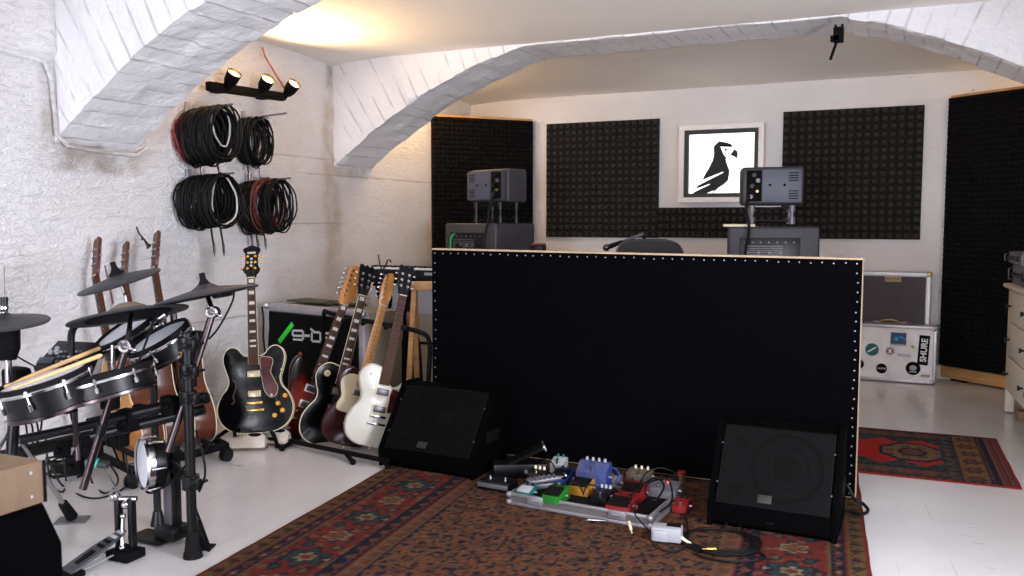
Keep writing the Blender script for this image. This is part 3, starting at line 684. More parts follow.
# ================================================================== FLOOR WEDGES
def wedge(P,ang,W,label,dep=.40,H=.375,lip=.085,taper=.86,run=.28):
    r=thing('floor_wedge_monitor',label,'stage monitor',TR(P,ang))
    MXZ=Matrix(((0,0,1,0),(1,0,0,0),(0,1,0,0),(0,0,0,1)))  # (y,z,x) prism
    prof=[(.02,0),(0,.02),(0,lip),(run,H),(dep-.06,H),(dep,H-.12),(dep-.02,0)]
    def tp(b_):
        for v in b_.bm.verts: v.co.x=W/2+(v.co.x-W/2)*(1-(1-taper)*max(0,v.co.y-run)/(dep-run))
    b=MB(); b.prism(prof,.018,W-.018,MXZ,.004); tp(b); b.build('cabinet',CARP,r)
    b=MB(); pr2=[(-.004,.0),(-.006,lip+.01),(run-.006,H+.014),(dep-.05,H+.012),(dep+.004,H-.12),(dep-.02,0)]
    b.prism(pr2,0,.022,MXZ,.004); tp(b); b.build('side_cheek',CARP,r)
    b=MB(); b.prism(pr2,W-.022,W,MXZ,.004); tp(b); b.build('side_cheek',CARP,r)
    fx=V((0,run,H-lip)); L_=fx.length; fx.normalize(); nr=V((0,-fx.z,fx.y)); M=frame(V((.03,0,lip))+fx*.012+nr*-.004,V((1,0,0)),fx,nr)
    gw=W-.06; gh=L_-.02
    b=MB(); b.box((gw/2,gh/2,.006),(gw,gh,.006),.003)
    # perforated steel: fine vertical ribs
    gt=1; n=int(gw/.0085)
    for i in range(n): b.box((.006+i*(gw-.012)/(n-1),gh/2,.0105),(.0042,gh-.012,.004))
    for v in b.bm.verts: v.co.x=gw/2+(v.co.x-gw/2)*(1-(1-gt)*v.co.y/gh)
    o=b.build('steel_grille',GRIL,r,0); o.matrix_local=M
    b=MB(); c=(gw*.60,gh*.52,.0135)
    T=Matrix.Translation(c)
    b.lathe([(.130,0),(.142,0),(.142,.002),(.130,.002),(.130,0)],T,48); b.lathe([(0,.001),(.048,.001),(.052,.0),(0,.0)],T,32); b.lathe([(.085,0),(.088,0),(.088,.001),(.085,.001),(.085,0)],T,40)
    o=b.build('woofer_ring',mat('cone_shadow',(.003,.003,.003),.8,spec=.05),r); o.matrix_local=M
    for yy in (.20,.80):
        b=MB(); b.cyl((gw*.17,gh*yy,.013),(gw*.17,gh*yy,.0145),.026,n=24); o=b.build('port_opening',mat('cone_shadow',(0,0,0)),r); o.matrix_local=M
    b=MB(); b.box((gw*.44,.035,.0145),(.055,.034,.004),.001); o=b.build('badge',mat('badge_grey',(.025,.022,.022),.5,.4),r); o.matrix_local=M
    b=MB(); b.box((W*.5,-.003,lip*.5),(.03,.004,.008)); b.build('badge_plate',GRIL,r)
    for x in (.0285,W-.0285): 
        for yy in (.25,.75):
            b=MB(); p=M@V((x-.03,gh*yy,.014)); b.sph(p,.004,8); b.build('grille_screw',GREY,r)
    b=MB(); b.box((W+.001,dep*.5,H*.45),(.008,.13,.06),.001); tp(b); b.build('recessed_handle',BLKM,r)
    return r
for (x0,x1,y0,an,lab,tp_,run_) in ((707,844,524,-1.5,'black floor wedge monitor in front of the screen\'s right end',.97,.19),(379,473,465,-3,'black floor wedge monitor beside the aged-white guitar',.95,.22)):
    p=on(x0,y0,2,.01); W_=along(x1,p,V((math.cos(R(an)),math.sin(R(an)),0))); wedge((p.x,p.y,.010),R(an),W_,lab,dep=.38,H=.385,taper=tp_,run=run_)

# ================================================================== PEDALBOARD
A=on(509,504,2,.011); B=on(650,529,2,.011); u=(B-A); Wb=u.length; u.normalize(); pv=V((-u.y,u.x,0))
M=frame(A,u,pv,V((0,0,1))); Db=.31
PALU=mat('dimmed_scuffed_trim',(.26,.25,.27),.5,.6,var=.2,vscale=14)  # worn aluminium again, darkened to stand for shade around the pedals
r=thing('pedalboard_case','open aluminium-edged flight case base full of effect pedals on the rug','pedalboard',M)
b=MB(); b.box((Wb/2,Db/2,.018),(Wb-.02,Db-.02,.03)); b.build('tray_floor',BLKM,r,0)
b=MB(); hh=.046
for z in (.006,hh): 
    for y in (.004,Db-.004): b.box((Wb/2,y,z),(Wb,.012,.014),.002)
    for x in (.004,Wb-.004): b.box((x,Db/2,z),(.012,Db,.014),.002)
b.build('edge_trim',PALU,r)
b=MB(); b.box((Wb/2,.006,hh/2+.003),(Wb-.01,.006,hh-.02)); b.box((Wb/2,Db-.006,hh/2),(Wb-.01,.006,hh-.02)); b.box((.006,Db/2,hh/2),(.006,Db-.01,hh-.02)); b.box((Wb-.006,Db/2,hh/2),(.006,Db-.01,hh-.02)); b.build('side_wall',mat('case_side_grey',(.09,.078,.08),.6,var=.2),r,0)
for x in (.13,Wb-.14):
    b=MB(); b.box((x,-.004,.036),(.075,.008,.036),.002); b.cyl((x-.02,-.010,.036),(x+.02,-.010,.036),.005); b.build('latch',PALU,r)
for x in (.0,Wb):
    for z_ in (.012,hh-.002): b=MB(); b.sph((x,.0,z_),.014,10); b.build('ball_corner',PALU,r)
BM=M
def pedal(label,px_,py_,w,d,h,c,plate=BLKM,rot=0,knobs=2,z=.034,treadle=True,led=None,kc=BLK):
    w*=1.12; d*=1.08; h*=1.1; z=z+.010 if z>.02 else z
    p=on(px_,py_,2,z+h); p.z=z
    ang=math.atan2(u.y,u.x)+rot
    r=thing('effect_pedal',label,'effect pedal',TR(p,ang))
    b=MB(); MXZ=Matrix(((0,0,1,0),(1,0,0,0),(0,1,0,0),(0,0,0,1)))
    b.prism([(-d/2,0),(d/2,0),(d/2,h),(d*.12,h),(-d/2,h*.62)],-w/2,w/2,MXZ,.003); b.build('housing',c,r)
    if treadle:
        a=math.atan2(h*.38,d*.62); b=MB(); b.box((0,-d*.19,h*.81+.004),(w*.86,d*.58,.006),.001,Matrix.Translation((0,-d*.19,h*.81+.003))@Matrix.Rotation(a,4,'X')@Matrix.Translation((0,d*.19,-h*.81-.003))); b.build('treadle',plate,r)
    else:
        b=MB(); b.cyl((0,-d*.3,h*.6),(0,-d*.3,h*.95),.007); b.cyl((0,-d*.3,h*.93),(0,-d*.3,h*1.05),.0055); b.build('footswitch',CHR,r)
    for k in range(knobs):
        x=(k-(knobs-1)/2)*w*.8/max(knobs,1); b=MB(); b.cyl((x,d*.32,h),(x,d*.32,h+.014),.0065,.0055); b.build('knob',kc,r)
    for s_ in (-1,1):
        b=MB(); b.cyl((s_*w/2,d*.1,h*.45),(s_*(w/2+.012),d*.1,h*.45),.006); b.build('jack_socket',STEEL,r)
    if led: b=MB(); b.sph((w*.2,d*.1,h+.002),.0045,8); b.build('indicator_lamp',led,r)
    return r
LEDR=mat('red_indicator',(1,.06,.02),.4,emit=6)
pedal('bright green effect pedal in the front row of the aluminium-edged case',556,488,.075,.10,.05,GRN)
pedal('yellow effect pedal in the middle of the aluminium-edged case',583,479,.085,.10,.055,YEL)
pedal('dark blue effect pedal with a black treadle, behind the bright green pedal',563,471,.08,.11,.05,BLU)
pedal('tall blue effect pedal with a patterned face at the back of the case',594,462,.13,.07,.10,mat('blue_print',(.006,.03,.17),.4,c2=(.05,.05,.09),vscale=45),treadle=False,knobs=4,z=.05,kc=LGREY)
pedal('red effect pedal in the front row, beside the coil of patch leads',622,498,.09,.11,.05,RED)
pedal('red effect pedal directly behind the front red one',634,484,.09,.10,.055,RED)
pedal('small black effect pedal with white knobs between the yellow and the red pedals',603,490,.065,.10,.04,BLK,treadle=False,knobs=3,kc=LGREY)
pedal('black effect pedal with silver print behind the small one with white knobs',610,476,.085,.08,.045,mat('speckled_black',(.02,.02,.022),.5,c2=(.2,.19,.19),vscale=70),treadle=False)
pedal('small teal effect pedal with a white plate in the case\'s left front corner',527,487,.06,.08,.035,TEAL,plate=LGREY)
pedal('cream effect pedal with cream knobs behind the teal one',538,470,.075,.06,.05,BLK,treadle=False,knobs=3,kc=CREAM)
pedal('white effect pedal at the back of the case left of the tall blue one',559,458,.06,.06,.06,LGREY,treadle=False,kc=TEAL)
pedal('dark grey pedal box with a glowing red lamp at the case\'s right back',660,482,.15,.09,.05,GREY,treadle=False,knobs=1,led=LEDR)
pedal('dark effect pedal with pale knobs behind the red pedals',640,470,.10,.07,.04,mat('dull_bronze',(.10,.08,.06),.5),treadle=False,knobs=3,kc=CREAM)
pedal('small orange-red effect pedal on the rug just past the right end of the case',682,500,.055,.08,.04,RED,z=.012,treadle=False)
# silver rocker pedal lying across, black wah with a raised rocker, low grey switch
def rocker(label,p,ang,w,d,h,tilt,c1,c2,z=.034):
    r=thing('rocker_pedal',label,'rocker pedal',TR(p,ang))
    b=MB(); b.box((0,0,h*.3),(w,d,h*.6),.006); b.build('base',c1,r)
    b=MB(); T=Matrix.Translation((0,0,h*.72))@Matrix.Rotation(tilt,4,'X'); b.box((0,0,.008),(w*.92,d*1.02,.014),.004,T)
    for i in range(6): b.box((0,-d*.4+i*d*.13,.017),(w*.8,d*.05,.004),0,T)
    b.build('treadle',c2,r)
    b=MB(); b.box((0,d*.51,.006),(w*.98,.010,.030),.002,T); b.build('toe_bar',STEEL,r)
    for s_ in (-1,1):
        b=MB(); b.cyl((s_*w/2,d*.1,h*.3),(s_*(w/2+.012),d*.1,h*.3),.008); b.build('jack_socket',STEEL,r)
    return r
p=on(546,476,2,.09); p.z=.034; rocker('silver-grey rocker pedal lying slantwise at the left of the case',p,R(-48),.065,.17,.05,R(4),GREY,mat('pewter',(.20,.19,.22),.45,.5))
p=on(527,467,2,.10); p.z=.012; p.x-=.10; p.y+=.14; rocker('black rocker pedal with a silver-edged treadle tipped up, left of the pedal case',p,R(-62),.105,.26,.11,R(25),BLK,BLKM)
p=on(498,484,2,.03); p.z=.0115
r=thing('foot_switch','low black foot switch with two metal buttons on the rug left of the pedals','foot switch',TR(p,math.atan2(u.y,u.x)))
b=MB(); b.box((0,0,.022),(.16,.10,.038),.004); b.build('housing',BLK,r)
b=MB(); b.box((0,-.052,.022),(.16,.004,.02),.001); b.build('front_strip',GREY,r)
for s_ in (-1,1): b=MB(); b.cyl((s_*.04,0,.04),(s_*.04,0,.056),.008,.006); b.build('button',CHR,r)
p=on(681,492,2,.012); p.z=.0115
r=thing('tin_can','small gold tin with a red lid standing at the pedal case\'s right end','tin',Matrix.Translation(p))
b=MB(); b.cyl((0,0,0),(0,0,.085),.018,n=20); b.build('tin_body',mat('dull_gold',(.30,.20,.07),.35,.7),r)
b=MB(); b.cyl((0,0,.085),(0,0,.098),.0195,n=20); b.build('lid',RED,r)
p=on(667,540,2,.012); p.z=.0115
r=thing('power_adapter','white adapter box with a black top panel lying in front of the pedal case','power adapter',TR(p,R(8)))
b=MB(); b.box((0,0,.03),(.115,.07,.055),.007); b.box((-.02,-.03,.028),(.06,.03,.045),.006); b.build('housing',mat('dimmed_adapter_white',(.30,.30,.33),.5),r)  # white lowered to stand for the weak light by the pedal case
b=MB(); b.box((.025,.012,.0585),(.055,.038,.003),.001); b.build('top_panel',BLKM,r)
b=MB(); b.tube([(.055,-.02,.025),(.075,-.035,.018),(.095,-.04,.012)],[.007,.006,.004],8); b.build('plug',CREAM,r)
def cable(name,label,pts,rad,m,cat='cable',group=None,sub=6,plugs=()):
    r=MB(); r.tube(smoothpoly(pts,sub,False),rad,7)
    o=r.build(name,m); tag(o,label,cat,group)
    for (a,b_,pm) in plugs:
        q=MB(); d=(V(b_)-V(a)).normalized(); L=(V(b_)-V(a)).length; q.cyl(a,V(a)+d*L*.65,.0062); q.cyl(V(a)+d*L*.65,b_,.0028,.0022); q.build('jack_plug',pm,o)
    return o
def G(x,y,z=.017): return on(x,y,2,z)
rnd=random.Random(3)
pts=[]
for i in range(66):
    a=i/22*2*PI; rr=.150-.012*(i//22)+rnd.uniform(-.004,.004); c=G(721,541); pts.append((c.x+rr*math.cos(a+2),c.y+rr*math.sin(a+2)*.95,.016+.004*(i/22)))
pts+= [G(735,521,.026),G(755,548),G(765,558),G(735,562),G(700,556),G(700,548,.022)]
cable('guitar_cable','coiled black cable with a gold plug on the rug in front of the right wedge',pts,.0045,FABB,plugs=((G(716,549,.03),G(702,549,.03),GOLD),))
cable('adapter_lead','thin black lead looping on the rug beneath the white adapter',[G(640,500,.09),G(634,512,.10),G(648,530,.03),G(655,541),G(661,549),G(676,552),G(686,545),G(688,532),G(684,510,.02),G(676,500,.05)],.0032,FABB,plugs=((G(629,522,.04),G(632,533,.02),CREAM),))
cable('adapter_lead','black lead draped in wide loops over the red pedals at the case\'s right end',[G(636,515,.05),G(630,500,.10),G(640,487,.13),G(655,478,.14),G(664,486,.13),G(655,500,.12),G(645,492,.13),G(650,482,.13),G(668,480,.12),G(672,500,.08),G(660,512,.07)],.004,FABB)
cable('adapter_lead','black lead arching up behind the grey power supply box',[G(640,490,.06),G(645,474,.12),G(660,468,.15),G(676,474,.12),G(678,486,.08)],.0035,FABB)
cable('patch_lead','bright blue patch lead arching between the yellow pedal and the black pedals',[G(592,486,.07),G(598,474,.10),G(612,468,.12),G(619,474,.10),G(616,482,.08)],.0035,mat('blue_cable',(.02,.06,.45),.4))
for k,(x,y,lab) in enumerate(((575,490,'short black patch lead between the green and the yellow pedal'),(592,492,'short black patch lead right of the yellow pedal'),(548,468,'short black patch lead behind the silver-grey rocker'))):
    cable('patch_lead',lab,[G(x-9,y+3,.065),G(x-5,y-6,.10),G(x+3,y-6,.105),G(x+8,y+3,.065)],.0035,FABB)
p=G(588,521,.014); b=MB(); b.cyl((0,0,.005),(.05,.012,.005),.006); b.cyl((.0,0,.005),(-.008,-.03,.005),.003); b.cyl((.05,.012,.005),(.07,.018,.005),.0035); o=b.build('angled_jack',CHR); o.matrix_world=Matrix.Translation(p); tag(o,'loose silver right-angle jack plug on the rug in front of the case','jack plug')
cable('speaker_cable','thick black speaker cable looping out behind the right wedge onto the floor',[(-.24,3.86,.14),G(855,500,.08),G(862,503,.04),G(868,510,.02),G(862,514,.02),G(850,511,.025),(-.24,3.80,.05)],.0075,FABB)
# ================================================================== GUITARS (x across the face, y towards the head, z out of the face)
BODY={
'single':[(0,0),(.09,.007),(.150,.05),(.165,.125),(.142,.19),(.115,.235),(.116,.275),(.138,.315),(.152,.350),(.140,.374),(.112,.372),(.088,.350),(.062,.336),(.036,.348),(.028,.385),(.022,.415),(-.03,.437),(-.085,.443),(-.128,.412),(-.143,.365),(-.128,.315),(-.110,.275),(-.113,.235),(-.142,.19),(-.165,.125),(-.150,.05),(-.09,.007)],
'semi':[(0,0),(.11,.008),(.180,.055),(.206,.13),(.185,.205),(.148,.255),(.140,.30),(.155,.35),(.168,.405),(.158,.452),(.125,.478),(.088,.468),(.060,.435),(.032,.425),(-.032,.425),(-.060,.435),(-.088,.468),(-.125,.478),(-.158,.452),(-.168,.405),(-.155,.35),(-.140,.30),(-.148,.255),(-.185,.205),(-.206,.13),(-.180,.055),(-.11,.008)],
'offset':[(0,0),(.09,.0),(.150,.04),(.168,.11),(.145,.175),(.118,.225),(.122,.27),(.150,.32),(.160,.365),(.140,.392),(.108,.375),(.070,.340),(.034,.330),(-.034,.340),(-.060,.365),(-.085,.42),(-.115,.455),(-.145,.440),(-.155,.385),(-.138,.325),(-.118,.265),(-.128,.205),(-.155,.145),(-.165,.085),(-.135,.028),(-.07,.004)],
'acoustic':[(0,0),(.11,.004),(.175,.04),(.200,.11),(.188,.18),(.150,.245),(.134,.290),(.140,.35),(.147,.41),(.130,.465),(.08,.495),(0,.50),(-.08,.495),(-.130,.465),(-.147,.41),(-.140,.35),(-.134,.290),(-.150,.245),(-.188,.18),(-.200,.11),(-.175,.04),(-.11,.004)]}
HEADS={
'open':([(-.022,0),(.022,0),(.030,.03),(.036,.06),(.042,.165),(.030,.178),(.012,.170),(0,.182),(-.012,.170),(-.030,.178),(-.042,.165),(-.036,.06),(-.030,.03)],'3'),
'dia':([(-.022,0),(.022,0),(.026,.02),(.046,.045),(.034,.075),(.034,.14),(.044,.155),(.044,.172),(.026,.180),(0,.19),(-.026,.180),(-.044,.172),(-.044,.155),(-.034,.14),(-.034,.075),(-.046,.045),(-.026,.02)],'3'),
'inline':([(-.022,0),(.022,0),(.024,.03),(.040,.04),(.044,.06),(.030,.185),(.012,.205),(-.018,.200),(-.034,.178),(-.030,.155),(-.036,.05),(-.030,.02)],'6'),
'slim':([(-.022,0),(.022,0),(.026,.03),(.036,.05),(.026,.175),(.006,.195),(-.016,.180),(-.030,.15),(-.030,.04)],'6'),
'slot':([(-.022,0),(.022,0),(.032,.035),(.038,.175),(.0,.182),(-.038,.175),(-.032,.035)],'3')}
STRG=mat('string_wire',(.12,.10,.09),.5,.5); FRET=mat('fret_metal',(.09,.07,.06),.6,.3)
def rect_on(b,x,y,z,w,h,t,bev=.001): b.box((x,y,z),(w,h,t),bev)
def guitar(label,bot,top,face,kind,thick,body_m,head,head_m,neck_m,fb_m,inlay,nut=.80,binding=None,side_m=None,group=None,scale=None,hw=1.0,peg_m=CHR,pick=None,pups=(),hardware=CHR,knobs=(),knob_m=CREAM,extras=None,joint=None,headlogo=None,arch=True,cat='guitar',name='electric_guitar',hscale=1):
    HP,ht=HEADS[head]; Lh=max(p[1] for p in HP)*hscale; Ltot=nut+Lh
    bot=V(bot); top=V(top); y=(top-bot); sc=(y.length/Ltot) if scale is None else scale; y.normalize()
    z=V(face); z=(z-y*z.dot(y)).normalized(); x=y.cross(z)
    M=frame(bot,x,y,z)@Matrix.Scale(sc,4)
    r=thing(name,label,cat,M,group)
    P=smoothpoly([V((a*hw,b_,0)) for a,b_ in BODY[kind]],4); Pn=[(p.x,p.y) for p in P]
    bh=max(p.y for p in P); joint=joint or bh-.05
    b=MB(); b.prism(Pn,-thick,0,None,.006 if binding else .011,3)
    o=b.build('body',[body_m]+([side_m] if side_m else []),r,40)
    if side_m:
        for f in o.data.polygons:
            if abs(f.normal.z)<.6: f.material_index=1
    if binding:
        b=MB(); b.tube([(p.x,p.y,-.002) for p in P],.0028,6,closed=True)
        if kind!='single': b.tube([(p.x,p.y,-thick+.002) for p in P],.0024,6,closed=True)
        b.build('binding',binding,r)
    nz=.010 if kind!='acoustic' else .006
    # neck with round back, fretboard with inlays and frets
    b=MB(); t=bmesh.new()
    for i in range(13):
        yy=joint-.02+(nut-joint+.02)*i/12; w=.028-(.028-.0215)*i/12
        for j in range(9):
            a=PI*j/8; t.verts.new((w*math.cos(a),yy,nz-.002-.020*math.sin(a)))
    t.verts.ensure_lookup_table()
    for i in range(12):
        for j in range(8): t.faces.new([t.verts[k] for k in (i*9+j,i*9+j+1,(i+1)*9+j+1,(i+1)*9+j)])
    t.faces.new([t.verts[j] for j in range(9)]); t.faces.new([t.verts[12*9+j] for j in range(9)][::-1])
    for i in range(12): t.faces.new([t.verts[k] for k in (i*9,(i+1)*9,(i+1)*9+8,i*9+8)])
    bmesh.ops.recalc_face_normals(t,faces=t.faces[:]); b._add(t); b.build('neck',neck_m,r)
    fe=joint-.055 if kind!='acoustic' else joint-.13
    b=MB(); b.prism([(-.0285,fe),(.0285,fe),(.0215,nut),(-.0215,nut)],nz-.002,nz+.004); fb=b.build('fretboard',fb_m,r,0)
    scl=.628 if kind!='acoustic' else .645
    fr=[nut-scl*(1-2**(-k/12)) for k in range(0,21)]
    def hwid(yy): return .0215+(.0285-.0215)*(nut-yy)/(nut-fe)
    b=MB()
    for k in range(1,21):
        if fr[k]>fe+.004: b.box((0,fr[k],nz+.0046),(2*hwid(fr[k]),.0022,.0015))
    b.build('fret_wire',FRET,fb,0)
    if inlay:
        b=MB()
        for k in ([1] if inlay=='block' else [])+[3,5,7,9,12,15,17]:
            yy=(fr[k]+fr[k-1])/2; dy=fr[k-1]-fr[k]
            if yy<fe+.01: continue
            if inlay=='dot':
                for x_ in ((-.009,.009) if k==12 else (0,)): b.cyl((x_,yy,nz+.004),(x_,yy,nz+.0048),.0032,n=10)
            else: b.box((0,yy,nz+.0043),(hwid(yy)*1.25,dy*.62,.0012))
        b.build('inlay',PEARL if fb_m!=MAPLE else BLK,fb,0)
    if binding and kind in('single','semi'):
        b=MB(); 
        for s_ in (-1,1): b.cyl((s_*.0285,fe,nz+.002),(s_*.0218,nut,nz+.002),.0018,n=6)
        b.build('neck_binding',binding,r)
    b=MB(); b.box((0,nut+.002,nz+.004),(.043,.005,.007),.001); b.build('nut',CREAM,r)
    # headstock, tilted back
    HM=Matrix.Translation((0,nut,nz))@Matrix.Rotation(R(-(12 if ht=='3' else 4)),4,'X')@Matrix.Scale(hscale,4)
    b=MB(); b.prism(smoothpoly([V((p[0],p[1],0)) for p in HP],2),-.014,.001,HM,.001,1); hs=b.build('headstock',head_m,r)
    if ht=='3': pos=[(s_,yy) for yy in (.055,.090,.125) for s_ in (-1,1)]
    else: pos=[(-1,.045+.026*i) for i in range(6)]
    for k,(s_,yy) in enumerate(pos):
        b=MB(); xx=s_*(.020 if ht=='3' else .016)
        b.cyl((xx,yy,0),(xx,yy,.011),.0045,.004,10); b.cyl((xx,yy,.0),(xx,yy,.002),.0075,n=12)
        e_=s_*(.046 if ht=='3' else .044); b.cyl((xx,yy,-.008),(e_,yy,-.008),.0028,n=6); b.sph((e_+s_*.006,yy,-.008),.0085,10,(1,.75,.5))
        b.bm.transform(HM); b.build('tuning_peg',peg_m,hs)
    if headlogo:
        b=MB(); b.box((0,.145,.0022),(.045,.012,.001),.0003,HM); 
        for yy in (.07,.09,.11): b.cyl(HM@V((0,yy,.001)),HM@V((0,yy,.0028)),.008,n=7)
        b.build('pearl_ornament',headlogo,hs)
    # hardware on the face
    zt=.004 if not arch else .006
    for (yy,w,h,m1,m2) in pups:
        b=MB(); b.box((0,yy,zt),(w+.014,h+.014,.008),.002); pu=b.build('pickup',m1,r); b=MB(); b.box((0,yy,zt+.006),(w,h,.008),.002); b.build('pickup_cover',m2,pu)
    if pick:
        b=MB(); b.prism(smoothpoly([V((p[0],p[1],0)) for p in pick[0]],3),.006,.0095,None,.0006,1); pg=b.build('pickguard',pick[1],r)
        if len(pick)>2: b=MB(); b.tube([(p.x,p.y,.0085) for p in smoothpoly([V((p[0],p[1],0)) for p in pick[0]],3)],.0014,5,closed=True); b.build('pickguard_edge',pick[2],pg)
    sy=.13 if kind!='acoustic' else .14
    if kind=='acoustic':
        b=MB(); b.prism([(-.075,.125),(-.05,.155),(.05,.155),(.075,.125),(.05,.118),(-.05,.118)],0,.009,None,.002); b.build('bridge',ROSE,r)
        b=MB(); b.cyl((0,.335,.0003),(0,.335,.0012),.050,n=36); b.build('soundhole',BLKM,r)
        b=MB(); b.lathe([(.052,.001),(.060,.001),(.060,.0018),(.052,.0018),(.052,.001)],Matrix.Translation((0,.335,0)),40); b.build('rosette',CREAM,r)
        st0=.135
    else:
        b=MB(); b.box((0,.165,zt+.006),(.085,.014,.010),.003); b.cyl((-.038,.165,0),(-.038,.165,zt+.004),.006); b.cyl((.038,.165,0),(.038,.165,zt+.004),.006); b.build('bridge',hardware,r)
        b=MB(); b.box((0,.125,zt+.008),(.100,.013,.011),.004); b.cyl((-.044,.125,0),(-.044,.125,zt+.006),.007); b.cyl((.044,.125,0),(.044,.125,zt+.006),.007); b.build('tailpiece',hardware,r)
        st0=.125
    for i in range(6):
        b=MB(); xa=(i-2.5)*.0102; xb=(i-2.5)*.0068; b.cyl((xa,st0,nz+.010),(xb,nut+.002,nz+.0082),.0004+.00008*(5-i),n=5,cap=False)
        k=pos[i] if ht=='6' else pos[(0,2,4,5,3,1)[i]]
        e_=HM@V(((.020 if ht=='3' else .016)*k[0],k[1],.006)); b.cyl((xb,nut+.002,nz+.0082),e_,.0005,n=5,cap=False); b.build('string',STRG,r)
    for (kx,ky) in knobs:
        b=MB(); b.cyl((kx,ky,0),(kx,ky,.004),.013,n=18); b.cyl((kx,ky,.004),(kx,ky,.018),.0115,.0095,18); b.build('knob',knob_m,r)
    b=MB(); b.cyl((0,.002,-thick/2),(0,-.012,-thick/2),.004,.007,10); b.build('strap_button',hardware,r)
    if extras: extras(r)
    return r
fc=lambda yaw,tilt=.18: (cdir(math.sin(R(yaw)),tilt,math.cos(R(yaw))))
# black semi-hollow on its own stand
def semi_ex(r):
    for s_ in (-1,1):
        b=MB(); pts=[(s_*.120,.300,.0005),(s_*.105,.285,.0006),(s_*.100,.265,.0006),(s_*.108,.235,.0006),(s_*.118,.205,.0006),(s_*.112,.180,.0006),(s_*.128,.165,.0006)]
        b.tube(smoothpoly(pts,4,False),.0045,6); b.build('sound_hole',mat('f_hole_edge',(.05,.018,.01),.6),r)
    b=MB(); b.cyl((.150,.340,.002),(.150,.340,.016),.0055,.0035,10); b.build('toggle_switch',CREAM,r)
    text('emblem','e',.030,Matrix.Translation((.092,.205,.0100)),PEARL,r)
pg_semi=[(.036,.41),(.075,.415),(.105,.40),(.100,.365),(.092,.33),(.108,.29),(.128,.245),(.118,.205),(.09,.19),(.062,.215),(.048,.26),(.040,.33)]
GB=D(254,434,5.86)
guitar('black semi-hollow guitar with gold hardware and a tortoise pickguard, alone on its stand',D(256,433,5.80),D(250.5,243.5,5.98),fc(4,.2),'semi',.045,BLKG,'dia',BLKG,mat('neck_brown',(.12,.05,.03),.3),ROSE,'block',nut=.865,binding=CREAM,pick=(pg_semi,TORT,CREAM),pups=((.325,.070,.036,BLK,mat('pale_gold',(.55,.46,.32),.35,.8)),(.215,.070,.036,BLK,mat('pale_gold',(1,1,1)))),hardware=GOLD,peg_m=GOLD,knobs=((.125,.155),(.165,.195),(.105,.09),(.148,.115)),knob_m=AGOLD,extras=semi_ex,headlogo=mat('pearl_dim',(.35,.36,.30),.4),hscale=1.05)
# the row in the rack, nearest first
def lp_switch(m1,m2):
    def f(r):
        b=MB(); b.cyl((-.085,.385,.001),(-.085,.385,.004),.018,n=20); b.build('switch_ring',m1,r)
        b=MB(); b.cyl((-.085,.385,.003),(-.085,.385,.018),.005,.003,10); b.build('toggle_switch',m2,r)
    return f
FY=27
pgw=[(.036,.335),(.060,.325),(.090,.315),(.098,.285),(.080,.225),(.062,.195),(.045,.20),(.046,.26),(.040,.30)]
guitar('aged-white single-cutaway guitar with cream-ringed pickups, nearest of the row beside the left wedge',D(371,447,5.50),D(409,264,5.68),fc(24,.15),'single',.05,IVORY,'open',BLKG,mat('neck_brown',(.12,.05,.03)),ROSE,None,nut=.84,pups=((.300,.070,.036,CREAM,mat('nickel_dim',(.10,.095,.11),.35,.6)),(.205,.070,.036,CREAM,mat('nickel_dim',(1,1,1)))),pick=(pgw,TORT),knobs=((.105,.13),(.125,.09)),knob_m=AGOLD,extras=lp_switch(IVORY,GREY))
pgt=[(-.03,.40),(-.085,.40),(-.122,.36),(-.112,.31),(-.098,.27),(-.112,.225),(-.10,.19),(-.02,.185),(.05,.20),(.06,.28),(.03,.34),(-.03,.345)]
guitar('wine-red guitar with a cream pickguard and slim orange neck, half behind the white one',D(345,446,5.70),D(391,273,5.84),fc(28,.12),'single',.045,WINE,'slim',MAPLE,MAPLE,MAPLE,'dot',nut=.82,hw=.97,pups=((.305,.068,.020,CHR,mat('nickel_dim',(1,1,1))),),knobs=((.11,.10),),pick=(pgt,BLOND))
guitar('glossy black single-cutaway guitar with cream binding and block inlays, fourth in the row',D(324,446,5.92),D(370,264,6.08),fc(34,.12),'single',.05,BLKG,'open',BLKG,mat('neck_brown',(.12,.05,.03)),ROSE,'block',nut=.84,binding=CREAM,pups=((.300,.070,.036,BLK,mat('pale_gold',(1,1,1))),(.205,.070,.036,BLK,mat('pale_gold',(1,1,1)))),hardware=GOLD,peg_m=CHR,knobs=((.105,.13),(.125,.09)),extras=lp_switch(CREAM,AGOLD))
SB=mat('sunburst_lacquer',(.30,.03,.012),.18,coat=.25,spec=.3)
def sunburst():
    N,L=nodes(SB)
    if 'vr' in N: return
    tc=N['Texture Coordinate']; mp=N.new('ShaderNodeMapping'); mp.name='vr'; mp.vector_type='POINT'; L.new(tc.outputs['Object'],mp.inputs[0]); mp.inputs['Location'].default_value=(0,-.95,0); mp.inputs['Scale'].default_value=(6,4.6,0)
    g=N.new('ShaderNodeVectorMath'); g.operation='LENGTH'; L.new(mp.outputs[0],g.inputs[0]); r=N.new('ShaderNodeValToRGB'); L.new(g.outputs['Value'],r.inputs[0])
    r.color_ramp.elements[0].position=.1; r.color_ramp.elements[0].color=(.28,.03,.010,1); r.color_ramp.elements[1].position=.95; r.color_ramp.elements[1].color=(.006,.003,.003,1)
    e=r.color_ramp.elements.new(.62); e.color=(.11,.007,.004,1); L.new(r.outputs[0],N['Principled BSDF'].inputs['Base Color'])
sunburst()
def strap(r):
    b=MB(); b.sph((-.128,.462,-.02),.012,10); b.build('strap_lock',RED,r)
pgs=[(-.02,.33),(-.07,.36),(-.10,.33),(-.085,.25),(-.09,.19),(-.04,.185),(.03,.19),(.09,.17),(.13,.11),(.135,.16),(.10,.22),(.09,.27),(.10,.31),(.06,.325)]
